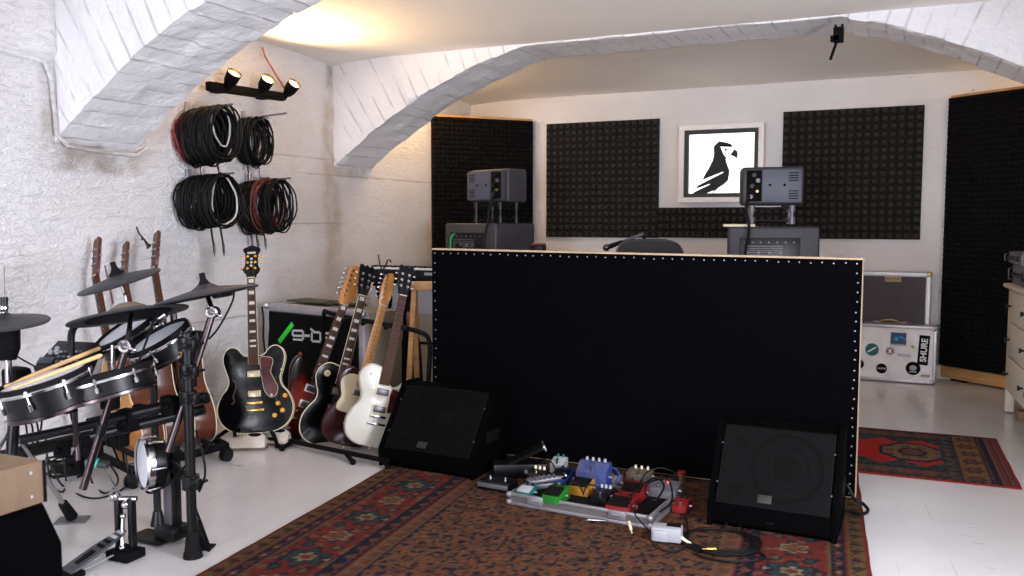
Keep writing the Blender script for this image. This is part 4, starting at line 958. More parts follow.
guitar('red sunburst guitar with a large orange headstock, farthest left of the row in the rack',D(292,441,6.00),D(358,266,6.20),fc(38,.12),'offset',.045,SB,'inline',MAPLE,MAPLE,ROSE,'block',nut=.80,binding=None,pups=((.30,.068,.028,WHT,mat('nickel_dim',(1,1,1))),(.21,.068,.028,WHT,mat('nickel_dim',(1,1,1)))),knobs=((.11,.10),),extras=strap,hscale=1.15)
# acoustics in the wheeled rack near the left wall
AC=dict(kind='acoustic',thick=.105,head='slot',binding=CREAM,nut=.875,name='acoustic_guitar',pick=None)
def capo(r):
    b=MB(); b.box((0,.985,.012),(.05,.014,.010),.003); b.tube([(.012,.985,.012),(.018,1.01,.03),(.006,1.05,.05),(.000,1.085,.055)],.004,6); b.tube([(-.012,.985,.012),(-.022,1.02,.02),(-.05,1.045,.02),(-.062,1.035,.02)],.004,6); b.build('capo',BLK,r)
guitar('brown acoustic guitar with a clip-on capo, rightmost of the acoustics behind the drum kit',D(183,447,5.55),D(149,232,5.72),fc(-52,.1),thick=.105,kind='acoustic',body_m=MAHO,side_m=MAHO,head='slot',head_m=MAHO,neck_m=MAHO,fb_m=ROSE,inlay='dot',nut=.875,binding=CREAM,name='acoustic_guitar',extras=capo)
guitar('brown acoustic guitar without a capo, between the two other acoustics',D(156,452,5.50),D(118,243,5.65),fc(-52,.1),thick=.10,kind='acoustic',body_m=MAHO,side_m=MAHO,head='slot',head_m=MAHO,neck_m=MAHO,fb_m=ROSE,inlay='dot',nut=.875,binding=CREAM,name='acoustic_guitar')
guitar('amber-topped acoustic guitar, leftmost of the acoustics behind the drum kit',D(130,462,5.35),D(89,238.5,5.50),fc(-48,.1),thick=.10,kind='acoustic',body_m=SPR,side_m=MAHO,head='slot',head_m=MAHO,neck_m=MAHO,fb_m=ROSE,inlay='dot',nut=.875,binding=CREAM,name='acoustic_guitar')
# capo / tuner hooks above the blond guitar's head belong to a clip
q=D(384,268,5.9); b=MB(); b.tube([q+RT*-.01+UP*-.02,q+RT*-.025+UP*.03,q+RT*-.032+UP*.075],.004,6); b.tube([q+RT*-.01+UP*-.02,q+RT*.012+UP*.02,q+RT*.022+UP*.045,q+RT*.035+UP*.045,q+RT*.040+UP*.03],.005,6); b.box(q+UP*-.02,(.03,.03,.03),.004)
tag(b.build('capo',BLK),'black capo clipped to the slim orange headstock of the blond guitar','capo')
# ---- stands
def tubes(name,segs,r_,m,parent):
    b=MB()
    for s_ in segs: b.tube(smoothpoly(s_,5,False) if len(s_)>2 else s_,r_,10)
    return b.build(name,m,parent)
r=thing('guitar_stand','black tubular stand holding the black semi-hollow guitar','guitar stand',Matrix.Identity(4))
base=D(256,440,5.9); f0=V((base.x,base.y,0))
tubes('upright',[[f0+V((-.02,.10,.02)),f0+V((-.03,.18,.62))]],.012,BLKM,r)
for s_ in (-1,1):
    q=f0+RT*s_*.20+V((.0,-.12,.012)); b=MB(); b.tube([f0+V((-.02,.10,.20)),q],.011,10); b.sph(q,.016,10); b.build('leg',BLKM,r)
q=f0+V((-.10,.36,.012)); b=MB(); b.tube([f0+V((-.02,.10,.20)),q],.011,10); b.sph(q,.016,10); b.build('leg',BLKM,r)
p=D(256,435,5.80)
tubes('cradle',[[p+RT*-.10+FW*-.06+UP*.03,p+RT*-.10+UP*-.022,p+RT*0+UP*-.02+FW*.06,p+RT*.10+UP*-.022,p+RT*.10+FW*-.06+UP*.03]],.010,RUB,r)
r=thing('guitar_rack','long black tubular rack holding the row of four electric guitars','guitar stand',Matrix.Identity(4))
a=on(286,449,2,.02); c=on(388,464,2,.02); a.z=c.z=0
al=(c-a).normalized(); bk=V((-al.y,al.x,0))
if bk.y<0: bk=-bk
zt=on(425,336,2,.0)
top0=D(324,311,6.40); top1=D(424,334,5.85)
tubes('top_bar',[[top0,D(345,317,6.3),D(400,327,5.98),top1+UP*.0,D(429,341,5.84),D(430,352,5.83)],[D(430,352,5.83),D(427,410,5.78),D(425,470,5.72)]],.014,RUB,r)
tubes('upright',[[top0,D(322,433,6.45)]],.012,BLKM,r)
tubes('bottom_rail',[[D(290,441,5.80),D(338,451,5.52),D(388,461,5.28)],[D(300,431,6.15),D(350,440,5.85),D(410,450,5.55)]],.013,BLKM,r)
for (x0,y0,d0,x1,y1,d1) in ((300,437,5.95,282,449,5.70),(345,452,5.5,353,463,5.38),(300,431,6.15,292,436,6.05),(384,460,5.3,388,466,5.25)):
    b=MB(); q0=D(x0,y0,d0); q1=D(x1,y1,d1); q1.z=.014; b.tube([q0,q1],.012,10); b.sph(q1,.0165,10); b.build('foot',BLKM,r)
for k,(x,y,d) in enumerate(((345,320,6.25),(365,323,6.15),(388,327,6.03),(405,328,5.95))):
    q=D(x,y,d); b=MB(); b.cyl(q-FW*.0,q-FW*.09,.011,n=10); b.sph(q-FW*.09,.013,10); b.build('divider_peg',RUB,r)
q=D(383,468,5.5); q.z=.035; b=MB(); b.sph(q,.03,10,(1,.8,.9)); b.build('end_cap',mat('purple_black',(.03,.012,.03),.4),r)
# rolling rack of the acoustics
r=thing('acoustic_guitar_rack','black rolling rack on casters carrying the three acoustic guitars','guitar stand',Matrix.Identity(4))
P1=on(226,450,2,.06);P2=on(132,476,2,.06);P3=P1+V((-.42,.20,0));P4=P2+V((-.62,.22,0))
P1.z=P2.z=P3.z=P4.z=.085
P3.x=max(P3.x,XL+.08);P4.x=max(P4.x,XL+.08)
tubes('base_frame',[[P1,P2],[P3,P4],[P1,P3],[P2,P4]],.020,BLKM,r)
for q in (P1,P2,P3,P4):
    b=MB(); b.cyl((q.x,q.y,.10),(q.x,q.y,.06),.012); b.cyl((q.x-.018,q.y,.036),(q.x-.004,q.y,.036),.035,n=20); b.cyl((q.x+.004,q.y,.036),(q.x+.018,q.y,.036),.035,n=20); b.box((q.x,q.y,.06),(.02,.05,.03),.006); b.build('caster',BLK,r)
tubes('back_frame',[[P3,P3+V((0,0,.42)),P4+V((0,0,.42)),P4]],.012,BLKM,r)
for k in range(3):
    q=P1.lerp(P2,(k+.5)/3); w_=P3.lerp(P4,(k+.5)/3); tubes('cradle_bar',[[q+V((0,0,.02)),w_+V((0,0,.02))]],.014,RUB,r)
# worn shoes under the semi-hollow's stand
for k,(x,y,an,lab) in enumerate(((242,449,.45,'left-hand one of the worn pale leather shoes under the black semi-hollow guitar'),(268,444,.25,'right-hand one of the worn pale leather shoes under the black semi-hollow guitar'))):
    q=on(x,y,2,.0); q.z=.001
    r=thing('worn_shoe',lab,'shoe',TR(q,an))
    b=MB(); n_=12
    prof=[(-.13,.022,.03),(-.115,.032,.05),(-.08,.038,.052),(-.03,.040,.055),(.02,.036,.07),(.07,.034,.078),(.11,.032,.075),(.13,.022,.06)]
    t=bmesh.new(); rings=[]
    for x_,w_,h_ in prof: rings.append([t.verts.new((x_,w_*math.cos(a_),.012+max(0,h_*math.sin(a_)))) for a_ in (2*PI*j/n_ for j in range(n_))])
    for A_,B_ in zip(rings,rings[1:]):
        for j in range(n_): t.faces.new((A_[j],A_[(j+1)%n_],B_[(j+1)%n_],B_[j]))
    t.faces.new(rings[0][::-1]); t.faces.new(rings[-1]); bmesh.ops.recalc_face_normals(t,faces=t.faces[:]); b._add(t); b.build('upper',SCUFF,r)
    b=MB(); b.prism([(p.x,p.y) for p in smoothpoly([V(v+(0,)) for v in ((-.135,0),(-.11,.036),(-.02,.042),(.07,.036),(.132,.028),(.138,0),(.132,-.028),(.07,-.036),(-.02,-.042),(-.11,-.036))],3)],0,.014,None,.003); b.build('sole',mat('sole_brown',(.12,.08,.06),.7),r)
    b=MB(); b.sph((.075,0,.078),.03,12,(1.4,.8,.35)); b.build('opening',BLKM,r)
    b=MB()
    for i in range(4): b.cyl((-.04+i*.022,-.018,.066+i*.004),(-.04+i*.022,.018,.066+i*.004),.0025,n=6)
    b.build('laces',DKRED,r)
# ================================================================== BEHIND THE GUITARS
A=D(265,303,6.92); A=V((A.x,A.y,0)); u=(RT*.78-FW*.60); u.z=0; u.normalize(); nr=V((-u.y,u.x,0)); h=on(270,303.5,1,A.y).z; M=frame(A,u,nr,V((0,0,1)))
w=along(363,A,u)
r=thing('amplifier_case','black-fronted aluminium-edged amplifier case with white lettering and a green stripe, behind the guitar row','flight case',M)
b=MB(); b.box((w/2,.17,h/2),(w-.02,.32,h-.02)); b.build('shell',mat('case_brown_grey',(.20,.165,.13),.7),r,0)
b=MB(); b.box((w/2,.004,h/2-.01),(w-.06,.012,h-.08),.002); b.build('front_panel',BLKM,r)
b=MB()
b.box((w/2,.02,h-.018),(w,.05,.05),.004); b.box((w/2,.02,.02),(w,.05,.04),.004)
for x in (.016,w-.016): b.box((x,.02,h/2),(.045,.05,h-.05),.004)
b.build('edge_trim',ALU,r)
for x in (.012,w-.012): b=MB(); b.sph((x,.0,h-.012),.026,12); b.build('ball_corner',STEEL,r)
def ap(x,y):
    rr=ray(x,y); n=nr; t=((A+nr*-.003)-EYE).dot(n)/rr.dot(n); return M.inverted()@(EYE+rr*t)
def sub(x,y): q=ap(262+x/10.478,295+y/10.478); return V((q.x,-.003,q.z))
def stroke(b,pts,rad=.0068):
    for p,q in zip(pts,pts[1:]):
        d=(q-p); d.normalize(); n_=V((d.z,0,-d.x))*rad
        b.m(0); v=[p-n_-d*rad,p+n_-d*rad,q+n_+d*rad,q-n_+d*rad]
        t=bmesh.new(); f=t.faces.new([t.verts.new(k) for k in v]); e=bmesh.ops.extrude_face_region(t,geom=[f]); [setattr(k.co,'y',k.co.y-.003) for k in e['geom'] if isinstance(k,bmesh.types.BMVert)]; bmesh.ops.recalc_face_normals(t,faces=t.faces[:]); b._add(t)
b=MB()
stroke(b,[sub(*p) for p in ((335,465),(420,470),(432,455),(432,388),(420,375),(335,372),(324,385),(324,415),(335,425),(428,428))])
stroke(b,[sub(*p) for p in ((456,425),(490,427))],.008)
stroke(b,[sub(*p) for p in ((518,360),(550,388),(600,392),(612,405),(614,470),(605,488),(535,483),(524,470),(524,402))])
stroke(b,[sub(*p) for p in ((705,402),(655,400),(645,412),(647,438),(658,447),(695,450),(705,462),(704,488),(692,497),(650,494))])
b.build('white_lettering',mat('print_white',(.7,.7,.72),.5),r,0)
b=MB(); stroke(b,[sub(*p) for p in ((193,475),(312,318))],.016); b.build('green_stripe',NGRN,r,0)
b=MB(); b.tube([V((.01,-.03,h-.02)),V((.035,-.04,h-.10)),V((.02,-.035,h-.22)),V((.03,-.03,h-.32))],.006,6); o=b.build('hanging_lead',FABB); o.matrix_world=M; tag(o,'black lead hanging down the left corner of the amplifier case','cable')
for nm,x,y,s_,mm,lab in (('black_bag',.25,.2,(.34,.18,.012),mat('dark_olive',(.05,.055,.03),.8),'flat dark green cloth lying on top of the amplifier case'),('remote_box',.66,.14,(.22,.10,.022),BLK,'thin black box lying on top of the amplifier case, close to the sunburst guitar\'s neck')):
    b=MB(); b.box((x,y,h+.009+s_[2]/2),s_,.008); o=b.build('folded_cloth' if nm=='black_bag' else 'thin_box',mm); o.matrix_world=M; tag(o,lab,'cloth' if nm=='black_bag' else 'box')
KA=on(366,268,1,5.35);KB=on(446,270,1,5.35)
kz=KA.z
KB.z=kz; u=(KB-KA).normalized(); nr=V((-u.y,u.x,0)); kw=1.30; M=frame(KA-u*.05,u,nr,V((0,0,1)))
r=thing('keyboard','black stage keyboard lying on a stand behind the guitar heads','keyboard',M)
b=MB(); b.box((kw/2,.15,-.055),(kw,.30,.105),.008); b.build('housing',BLK,r)
b=MB(); 
for i in range(44): b.box((.05+i*.0235+.011,.055,.001),(.0222,.11,.012),.001)
b.build('white_key',WHT,r)
b=MB()
for i in range(44):
    if i%7 in (0,1,3,4,5): b.box((.05+(i+1)*.0235,.08,.012),(.012,.07,.014),.001)
b.build('black_key',BLK,r)
b=MB(); b.box((kw*.62,-.0015,-.03),(kw*.4,.003,.02)); b.build('front_strip',mat('pale_strip',(.35,.35,.38),.4),r)
r2=thing('keyboard_stand','black folding stand under the keyboard','keyboard stand',M)
for x in (.12,kw-.12):
    b=MB(); b.box((x,.15,-.12),(.03,.30,.02)); b.cyl((x,.02,-.10),(x,.33,-kz+.01),.013); b.cyl((x,.28,-.10),(x,-.03,-kz+.01),.013); b.build('leg_pair',BLKM,r2)
b=MB(); b.cyl((.12,.15,-.55),(kw-.12,.15,-.55),.011); b.build('crossbar',BLKM,r2)
for dx,dz,lab in ((.66,.0,'curled black lead lying on the keyboard near the screen'),(.82,.0,'short black lead standing up at the right end of the keyboard')):
    q=M@V((dx,.1,.012)); cable('keyboard_lead',lab,[q+RT*-.06,q+RT*-.02+UP*.05,q+RT*.03+UP*.055,q+RT*.06+UP*.01,q+RT*.10+UP*.005],.005,FABB)
q=M@V((.94,.12,0)); b=MB(); b.box((0,0,.045),(.06,.05,.075),.004); o=b.build('white_clip',LGREY); o.matrix_world=Matrix.Translation(q+V((0,0,.004)))@Matrix.Rotation(.3,4,'Z'); tag(o,'small pale grey box standing on the keyboard against the screen\'s left edge','box')
# white-fronted cabinet and beige panel leaning under the keyboard
CA=D(369,300,7.95);CA.z=0; uu_=(RT*.97-FW*.24);uu_.z=0;uu_.normalize(); n2=V((-uu_.y,uu_.x,0)); M=frame(V((CA.x,CA.y,0)),uu_,n2,V((0,0,1)))
r=thing('white_cabinet','low white cabinet with beige doors behind the guitar necks, under the keyboard','cabinet',M)
cw=.66; cz=.80
b=MB(); b.box((cw/2,.22,cz/2),(cw,.40,cz),.004); b.build('carcass',mat('white_laminate',(.58,.56,.60),.4),r)
for k in range(2):
    b=MB(); b.box((.02+cw/4+k*(cw/2-.02),.012,cz*.36),(cw/2-.03,.02,cz*.66),.003); d_=b.build('door',mat('beige_laminate',(.42,.37,.30),.5),r)
    b=MB(); b.cyl((.02+cw/4+k*(cw/2-.02)+(.09 if k==0 else -.09),-.012,.4),(.02+cw/4+k*(cw/2-.02)+(.09 if k==0 else -.09),-.012,.5),.005); b.build('handle',STEEL,d_)
# folding wooden stool/trestle by the screen
q=D(438,430,6.2); q.z=0
r=thing('wooden_trestle','pale wooden trestle standing between the guitar rack and the screen','trestle',TR(q,R(22)))
b=MB(); b.box((0,.1,.86),(.34,.05,.05),.004); b.build('crossbar',PINE,r)
b=MB(); b.box((0,.1,.24),(.30,.03,.03),.003); b.build('stretcher',PINE,r)
for s_ in (-1,1):
    for y0 in (-.12,.32):
        b=MB(); p0=V((s_*.15,.1,.84)); p1=V((s_*.17,y0,.0)); b.box((0,0,0),(.03,.03,(p0-p1).length),.002,frame((p0+p1)/2,V((1,0,0)),V((1,0,0)).cross((p0-p1).normalized())*-1,(p0-p1).normalized())); b.build('leg',PINE,r)
q=D(411,372,6.65); q.z=0
r=thing('instrument_gig_bag','tall narrow black gig bag with a red tag, standing behind the white guitar\'s neck','bag',TR(q,R(24)))
b=MB(); b.prism([(p.x,p.y) for p in smoothpoly([V(v+(0,)) for v in ((-.06,0),(.06,0),(.075,.12),(.07,.30),(.06,.45),(.045,.56),(.04,.86),(.02,.90),(-.02,.90),(-.04,.86),(-.045,.56),(-.06,.45),(-.07,.30),(-.075,.12))],3)],-.05,.05,MX2,.02); b.build('bag_body',BLKM,r)
b=MB(); b.box((.0,-.056,.62),(.035,.006,.12),.002); b.build('tag_strip',RED,r)
# ================================================================== STUDIO SPEAKERS BEHIND THE SCREEN
def stand(M,w,d,ztop,label):
    r=thing('speaker_stand',label,'speaker stand',M)
    b=MB(); b.box((w/2,d/2,ztop-.015),(w+.02,d+.02,.03),.003); b.build('top_plate',BLKM,r)
    b=MB(); b.box((w/2,d/2,.015),(w*.9,d*.9,.03),.004); b.build('base_plate',BLKM,r)
    b=MB(); b.box((w/2,d/2,ztop/2),(.12,.12,ztop-.05),.01); b.build('column',BLKM,r)
    return r
def subw(M,w,d,z0,z1,label,port=True):
    h=z1-z0
    r=thing('subwoofer',label,'subwoofer',M@Matrix.Translation((0,0,z0)))
    b=MB(); b.box((w/2,d/2,h/2),(w,d,h),.018,seg=3); b.build('cabinet',SPKB,r)
    b=MB(); b.box((w*.46,-.004,h*.52),(w*.66,.010,h*.62),.003); am=b.build('amplifier_panel',BLK,r)
    for k in range(7): b=MB(); b.cyl((w*.18+k*w*.09,-.009,h*.76),(w*.18+k*w*.09,-.016,h*.76),.006,n=8); b.build('screw',GREY,am)
    for k in range(9): b=MB(); b.box((w*.40,-.010,h*.70-k*.014),(w*.40,.006,.005)); b.build('cooling_fin',GREY,am)
    b=MB(); b.cyl((w*.60,-.008,h*.42),(w*.60,-.013,h*.42),.05,n=24) if port else b.box((w*.3,-.009,h*.55),(.07,.008,.06),.001); b.build('socket_recess',BLKG,am)
    for k in range(4): b=MB(); b.cyl((w*(.22+.12*k),-.006,h*.6),(w*(.22+.12*k),-.014,h*.6),.010,n=12); b.build('input_socket',GREY,am)
    return r
def nearf(M,w,d,z0,z1,zs,label,slabel,flip=1):
    h=z1-z0
    r=thing('studio_monitor',label,'loudspeaker',M@Matrix.Translation((0,0,z0)))
    b=MB(); b.box((w/2,d/2+.02,h/2),(w,d-.04,h),.022,seg=3); b.box((w/2,.03,h/2),(w*.95,.06,h*.92),.012); b.build('cabinet',SPKB,r)
    b=MB(); x0,x1=(.33,.95) if flip>0 else (.04,.66)
    b.box((w*(x0+x1)/2,-.003,h*.5),(w*(x1-x0),.012,h*.84),.003); bp=b.build('back_plate',SPKR,r)
    b=MB(); xr=.20 if flip>0 else .80; b.box((w*xr,-.001,h*.5),(w*.24,.008,h*.80),.002); rc=b.build('connector_recess',BLKM,r)
    for k in range(5): b=MB(); xx=w*(xr+(-.05,.05,-.03,.06,0)[k]); zz=h*(.22+.14*k); b.cyl((xx,-.004,zz),(xx,-.022,zz),.014 if k!=1 else .009,n=12); b.build('connector',(GREY,BRS,BLK,GREY,BLK)[k],rc)
    for k in range(2):
        for j in range(4):
            b=MB(); xv=x1-.13 if flip>0 else x0+.13; b.box((w*xv+ (0),-.010,h*(.27+.46*k)+j*.016-.024),(w*.15,.004,.006)); b.build('vent_slot',BLKM,bp)
    for x in (.45,.68) if flip>0 else (.32,.55): b=MB(); b.cyl((w*x,-.008,h*.52),(w*x,-.012,h*.52),.009,n=10); b.build('mount_hole',BLKM,bp)
    r2=thing('isolation_stand',slabel,'speaker stand',M@Matrix.Translation((0,0,zs)))
    g=z0-zs
    for x in (.18,.82):
        for y in (.14,.82):
            b=MB(); b.cyl((w*x,d*y,0),(w*x,d*y,g),.012); b.cyl((w*x,d*y,0),(w*x,d*y,g*.38),.021,n=14); b.cyl((w*x,d*y,g*.66),(w*x,d*y,g),.021,n=14); b.build('post',GREY if flip>0 else BLK,r2)
    for z in (g*.18,g*.86):
        b=MB(); b.tube([(w*.18,d*.14,z),(w*.82,d*.14,z),(w*.82,d*.82,z),(w*.18,d*.82,z)],.007,8,closed=True); b.build('ring_bar',BLK,r2)
    return r
# right-hand pair, backs square to the camera
yR=5.80
p0=on(728,240,1,yR); p1=on(820,240,1,yR+.12); u=V((p1.x-p0.x,p1.y-p0.y,0)); w=u.length; u.normalize(); n_=V((-u.y,u.x,0)); zt=on(775,227,1,yR-.09).z
M=frame(V((p0.x,p0.y,0)),u,n_,V((0,0,1)))
stand(M,w,.30,zt-.42,'black pedestal stand under the right subwoofer behind the screen')
subw(M,w,.30,zt-.42,zt,'wide black subwoofer behind the screen on the right, under a monitor seen square from behind')
b=MB(); b.box((.10,.22,.008),(.20,.40,.016),.002); o=b.build('shelf_board',mat('pale_board',(.72,.63,.45),.5)); o.matrix_world=M@Matrix.Translation((-.03,.0,zt)); tag(o,'pale wooden board lying on the left of the right subwoofer','board')
q0=on(741,205,1,yR+.02); q1=on(804.5,205,1,yR+.11); u=V((q1.x-q0.x,q1.y-q0.y,0)); w=u.length; u.normalize(); n_=V((-u.y,u.x,0)); z1=on(772,165.5,1,yR-.03).z; z0=on(772,205,1,yR-.03).z
M=frame(V((q0.x,q0.y,0)),u,n_,V((0,0,1)))
nearf(M,w,.26,z0,z1,zt+.017,'dark studio monitor lying on its side in front of the lit parrot sign','pair of chromed post bars carrying the right studio monitor on its subwoofer')
cable('speaker_lead','black lead hanging from the right studio monitor down behind the screen',[M@V((.05,-.02,z0+.06)),M@V((.03,-.05,z0-.02)),M@V((.05,-.06,z0-.15)),M@V((.03,-.09,z0-.30)),M@V((.03,-.10,z0-.55))],.010,FABB)
# left-hand pair, turned three-quarter
c0=on(496,240,1,6.0)
dl=cdir(-.75,0,-.66); dl.z=0; dl.normalize(); dr=V((dl.y,-dl.x,0))
zt=on(496,223.5,1,c0.y).z
w=along(445,c0,dl); dR=along(535,c0,dr)
u=-dl; n_=V((-u.y,u.x,0)); o0=c0+dl*w; M=frame(V((o0.x,o0.y,0)),u,n_,V((0,0,1)))
stand(M,w,min(.5,dR),zt-.42,'black pedestal stand under the left subwoofer behind the screen')
sb=subw(M,w,dR,zt-.42,zt,'black subwoofer behind the screen on the left, with a green lead on its panel',port=False)
cc=on(504,205,1,6.03); z1=on(500,168,1,cc.y).z; z0=on(500,202,1,cc.y).z
dl2=cdir(-.70,0,-.71); dl2.z=0; dl2.normalize(); dr2=V((dl2.y,-dl2.x,0)); w=along(467,cc,dl2); dR=along(527.5,cc,dr2); u=-dl2; n_=V((-u.y,u.x,0)); o0=cc+dl2*w; M=frame(V((o0.x,o0.y,0)),u,n_,V((0,0,1)))
nearf(M,w,dR,z0,z1,zt,'dark studio monitor on posts in front of the left corner trap, turned three-quarter','black post stand carrying the left studio monitor on its subwoofer',flip=-1)
cable('speaker_lead','black lead hanging from the left studio monitor over its subwoofer',[M@V((w-.08,-.02,z0+.09)),M@V((w-.10,-.05,z0-.02)),M@V((w-.12,-.06,z0-.16)),M@V((w-.13,-.09,z0-.30)),M@V((w-.10,-.10,z0-.5))],.009,FABB)
q=D(452,244,8.35); cable('green_lead','bright green lead curving out of the left subwoofer panel',[D(455,234,8.30),D(452,236,8.22),D(450.5,242,8.20),D(451,256,8.20)],.007,mat('green_cable',(.0,.35,.10),.4))
b=MB(); b.box((0,0,0),(.04,.02,.08),.004); o=b.build('cable_tag',LGREY); o.matrix_world=Matrix.Translation(D(489,242,8.15)); tag(o,'pale tag on the lead over the left subwoofer','tag')
# desk with a small red-topped box; microphone on a boom; office chair
q=on(590,300,1,6.6)
r=thing('control_desk','dark studio desk standing behind the black screen','desk',TR((-2.43,5.33,0),0))
b=MB(); b.box((.64,.23,.73),(1.28,.46,.035),.006); b.build('desk_top',mat('dark_walnut',(.06,.035,.022),.4),r)
for x in (.05,1.22): b=MB(); b.box((x,.23,.355),(.04,.46,.71),.003); b.build('side_panel',BLK,r)
p=on(538.5,248,1,5.5)
r=thing('small_device','small black box with a red top beside the left subwoofer','device',TR((p.x,p.y,.7485),0))
hh=p.z-.7485+.02
b=MB(); b.box((0,0,hh/2),(.09,.07,hh),.004); b.build('housing',BLK,r); b=MB(); b.box((0,0,hh+.006),(.085,.065,.012),.003); b.build('red_top',RED,r)
p=D(644,240,6.42)
r=thing('microphone_boom','black microphone on a boom arm rising just above the screen','microphone stand',Matrix.Identity(4))
b=MB(); b.cyl((p.x,p.y,.02),(p.x,p.y,p.z+.02),.010); b.cyl((p.x,p.y,p.z-.02),D(643,223,6.42),.009,.006); b.sph(D(643,223,6.42),.010,8); b.cyl(D(643,258,6.42),D(643,246,6.42),.022,n=12); b.build('pole',BLKM,r)
b=MB(); b.cyl((p.x,p.y,0),(p.x,p.y,.02),.13,n=32); b.build('base',BLKM,r)
b=MB(); b.cyl(D(643,234,6.42),D(622,242,6.34),.010); b.build('boom_arm',GREY,r)
b=MB(); b.cyl(D(622,242,6.34),D(608,247,6.29),.013,.016,12); b.build('microphone',BLK,r); b=MB(); b.sph(D(606.5,247.6,6.28),.022,12); b.build('microphone_head',DKCH,r)
p=D(650,250,6.15)
r=thing('office_chair','black mesh-backed office chair behind the screen, only its rounded top showing','office chair',TR((p.x,p.y,0),YAW))
zt=D(650,240.5,6.15).z
b=MB()
prof=[(-.20,zt-.50),(-.22,zt-.25),(-.185,zt-.05),(-.12,zt-.008),(0,zt),(.12,zt-.008),(.185,zt-.06),(.22,zt-.25),(.20,zt-.50)]
b.tube(smoothpoly([V((x,.02-.25*x*x,z)) for x,z in prof],4,False),.010,8); b.build('back_frame',DKCH,r)
b=MB(); ps=smoothpoly([V((x,0,z)) for x,z in prof],3,False); b.prism([(q.x*.97,q.z) for q in ps],-.006,.0,MX2); b.build('mesh_back',mat('chair_mesh',(.012,.012,.012),.8),r)
b=MB(); b.box((0,-.22,.47),(.48,.46,.08),.03); b.build('seat',BLKM,r)
b=MB(); b.cyl((0,-.22,.44),(0,-.22,.10),.028); b.box((0,.02,.56),(.06,.03,.32),.008); b.build('gas_column',BLK,r)
for k in range(5):
    a_=2*PI*k/5; b=MB(); b.cyl((0,-.22,.11),(.30*math.cos(a_),-.22+.30*math.sin(a_),.075),.020,.014); b.build('base_arm',BLK,r); b=MB(); b.cyl((.30*math.cos(a_)-.01,-.22+.30*math.sin(a_),.03),(.30*math.cos(a_)+.01,-.22+.30*math.sin(a_),.03),.03,n=16); b.build('caster',BLK,r)
# ================================================================== HUNG CABLES AND SPOT RAIL ON THE LEFT WALL
rnd=random.Random(11)
def coil(c,rx,rz,n,rad,m,label,group,tail=None,loops=7):
    pts=[]; N_=loops*22; ph=rnd.uniform(0,.5)
    for i in range(N_+1):
        a=2*PI*i/22+PI/2; k=1+.05*math.sin(i*.9+ph*9)+rnd.uniform(-.02,.02); lp=i//22
        s_=.93+.05*((lp*37)%5)/2.5
        x=c.x+(lp-loops/2)*.008+rnd.uniform(-.003,.003)+.012*math.sin(a*1.3+ph*20)
        pts.append(V((x,c.y+rx*k*s_*math.cos(a)+.01*ph,c.z-rz+rz*(s_*k)*math.sin(a)+rz*(1-s_)*.6)))
    b=MB(); b.tube(pts,rad,6)
    if tail:
        q0=pts[0]; y,z=tail; b.tube(smoothpoly([pts[-1],V((c.x+.02,c.y+y*.4,c.z-rz*1.1)),V((c.x+.03,c.y+y,c.z-rz*2-z*.6)),V((c.x+.03,c.y+y+.01,c.z-rz*2-z))],5,False),rad,6)
        b.m(1); e=V((c.x+.03,c.y+y+.01,c.z-rz*2-z)); b.cyl(e,e+V((.0,.004,-.055)),.0085,.007,10); b.cyl(e+V((0,.004,-.055)),e+V((0,.005,-.075)),.004,.003,8)
    o=b.build('hanging_cable',[m,DKCH]); tag(o,label,'cable',group); return o
HK=[]
def hook(px,py,label,tipx,tipy):
    """rod from the wall to the tip seen at (tipx,tipy)"""
    X0=XL+.0; L_=.36
    T=on(tipx,tipy,0,XL+L_); q=V((X0,T.y,T.z-.02))
    r=thing('cable_hook',label,'hook',Matrix.Translation(q))
    b=MB(); b.box((.008,0,0),(.016,.03,.10),.002); b.build('wall_plate',STEEL,r)
    b=MB(); b.cyl((.01,0,0),(L_,0,.02),.006); b.cyl((.01,.0,-.03),(L_*.6,0,.0),.004); b.build('rod',STEEL,r)
    return T
T1=hook(0,0,'upper left steel cable hook on the left wall, under the spot rail',233,104)
T2=hook(0,0,'upper right steel cable hook on the left wall',287,113)
T3=hook(0,0,'lower left steel cable hook on the left wall',234,173)
T4=hook(0,0,'lower right steel cable hook on the left wall',291,178)
def hang(T,xs,rx,rz,label,group,m=FABB,rad=.0058,tails=()):
    for k,x in enumerate(xs):
        coil(V((XL+x,T.y+rnd.uniform(-.006,.006),T.z-.012-.02*(1-x/.36)+.01)),rx*rnd.uniform(.92,1.1),rz*rnd.uniform(.95,1.10),0,rad,m,label,group,tails[k] if k<len(tails) else None)
gl='coils of black cable on the upper left hook'
coil(V((XL+.045,T1.y,T1.z-.03)),.124,.155,0,.006,REDC,'bright red coiled cable behind the black ones, nearest the wall on the upper left hook',None,(.03,.10))
hang(T1,(.06,.085,.11,.135,.16,.185,.21,.235,.26,.285),.122,.155,'one of the black coiled cables on the upper left wall hook',gl,tails=(None,(-.02,.03),None,None,(.05,.05)))
hang(T2,(.02,.05,.075,.10,.13),.105,.142,'one of the black coiled cables on the upper right wall hook','coils of black cable on the upper right hook',rad=.005,tails=((-.02,.06),None,(.02,.03)))
hang(T3,(.05,.075,.10,.125,.15,.175,.20,.225,.25,.275),.132,.150,'one of the black coiled cables on the lower left wall hook','coils of black cable on the lower left hook',tails=(None,None,None,(.03,.09),None,(.05,.12)))
hang(T4,(.02,.045,.07,.10,.13,.20,.26),.130,.158,'one of the black coiled cables on the lower right wall hook','coils of black cable on the lower right hook',rad=.0052,tails=((-.03,.05),(.0,.05),(.04,.06)))
coil(V((XL+.165,T4.y,T4.z)),.145,.17,0,.0055,DKRED,'dark red coiled cable among the black ones on the lower right hook',None)
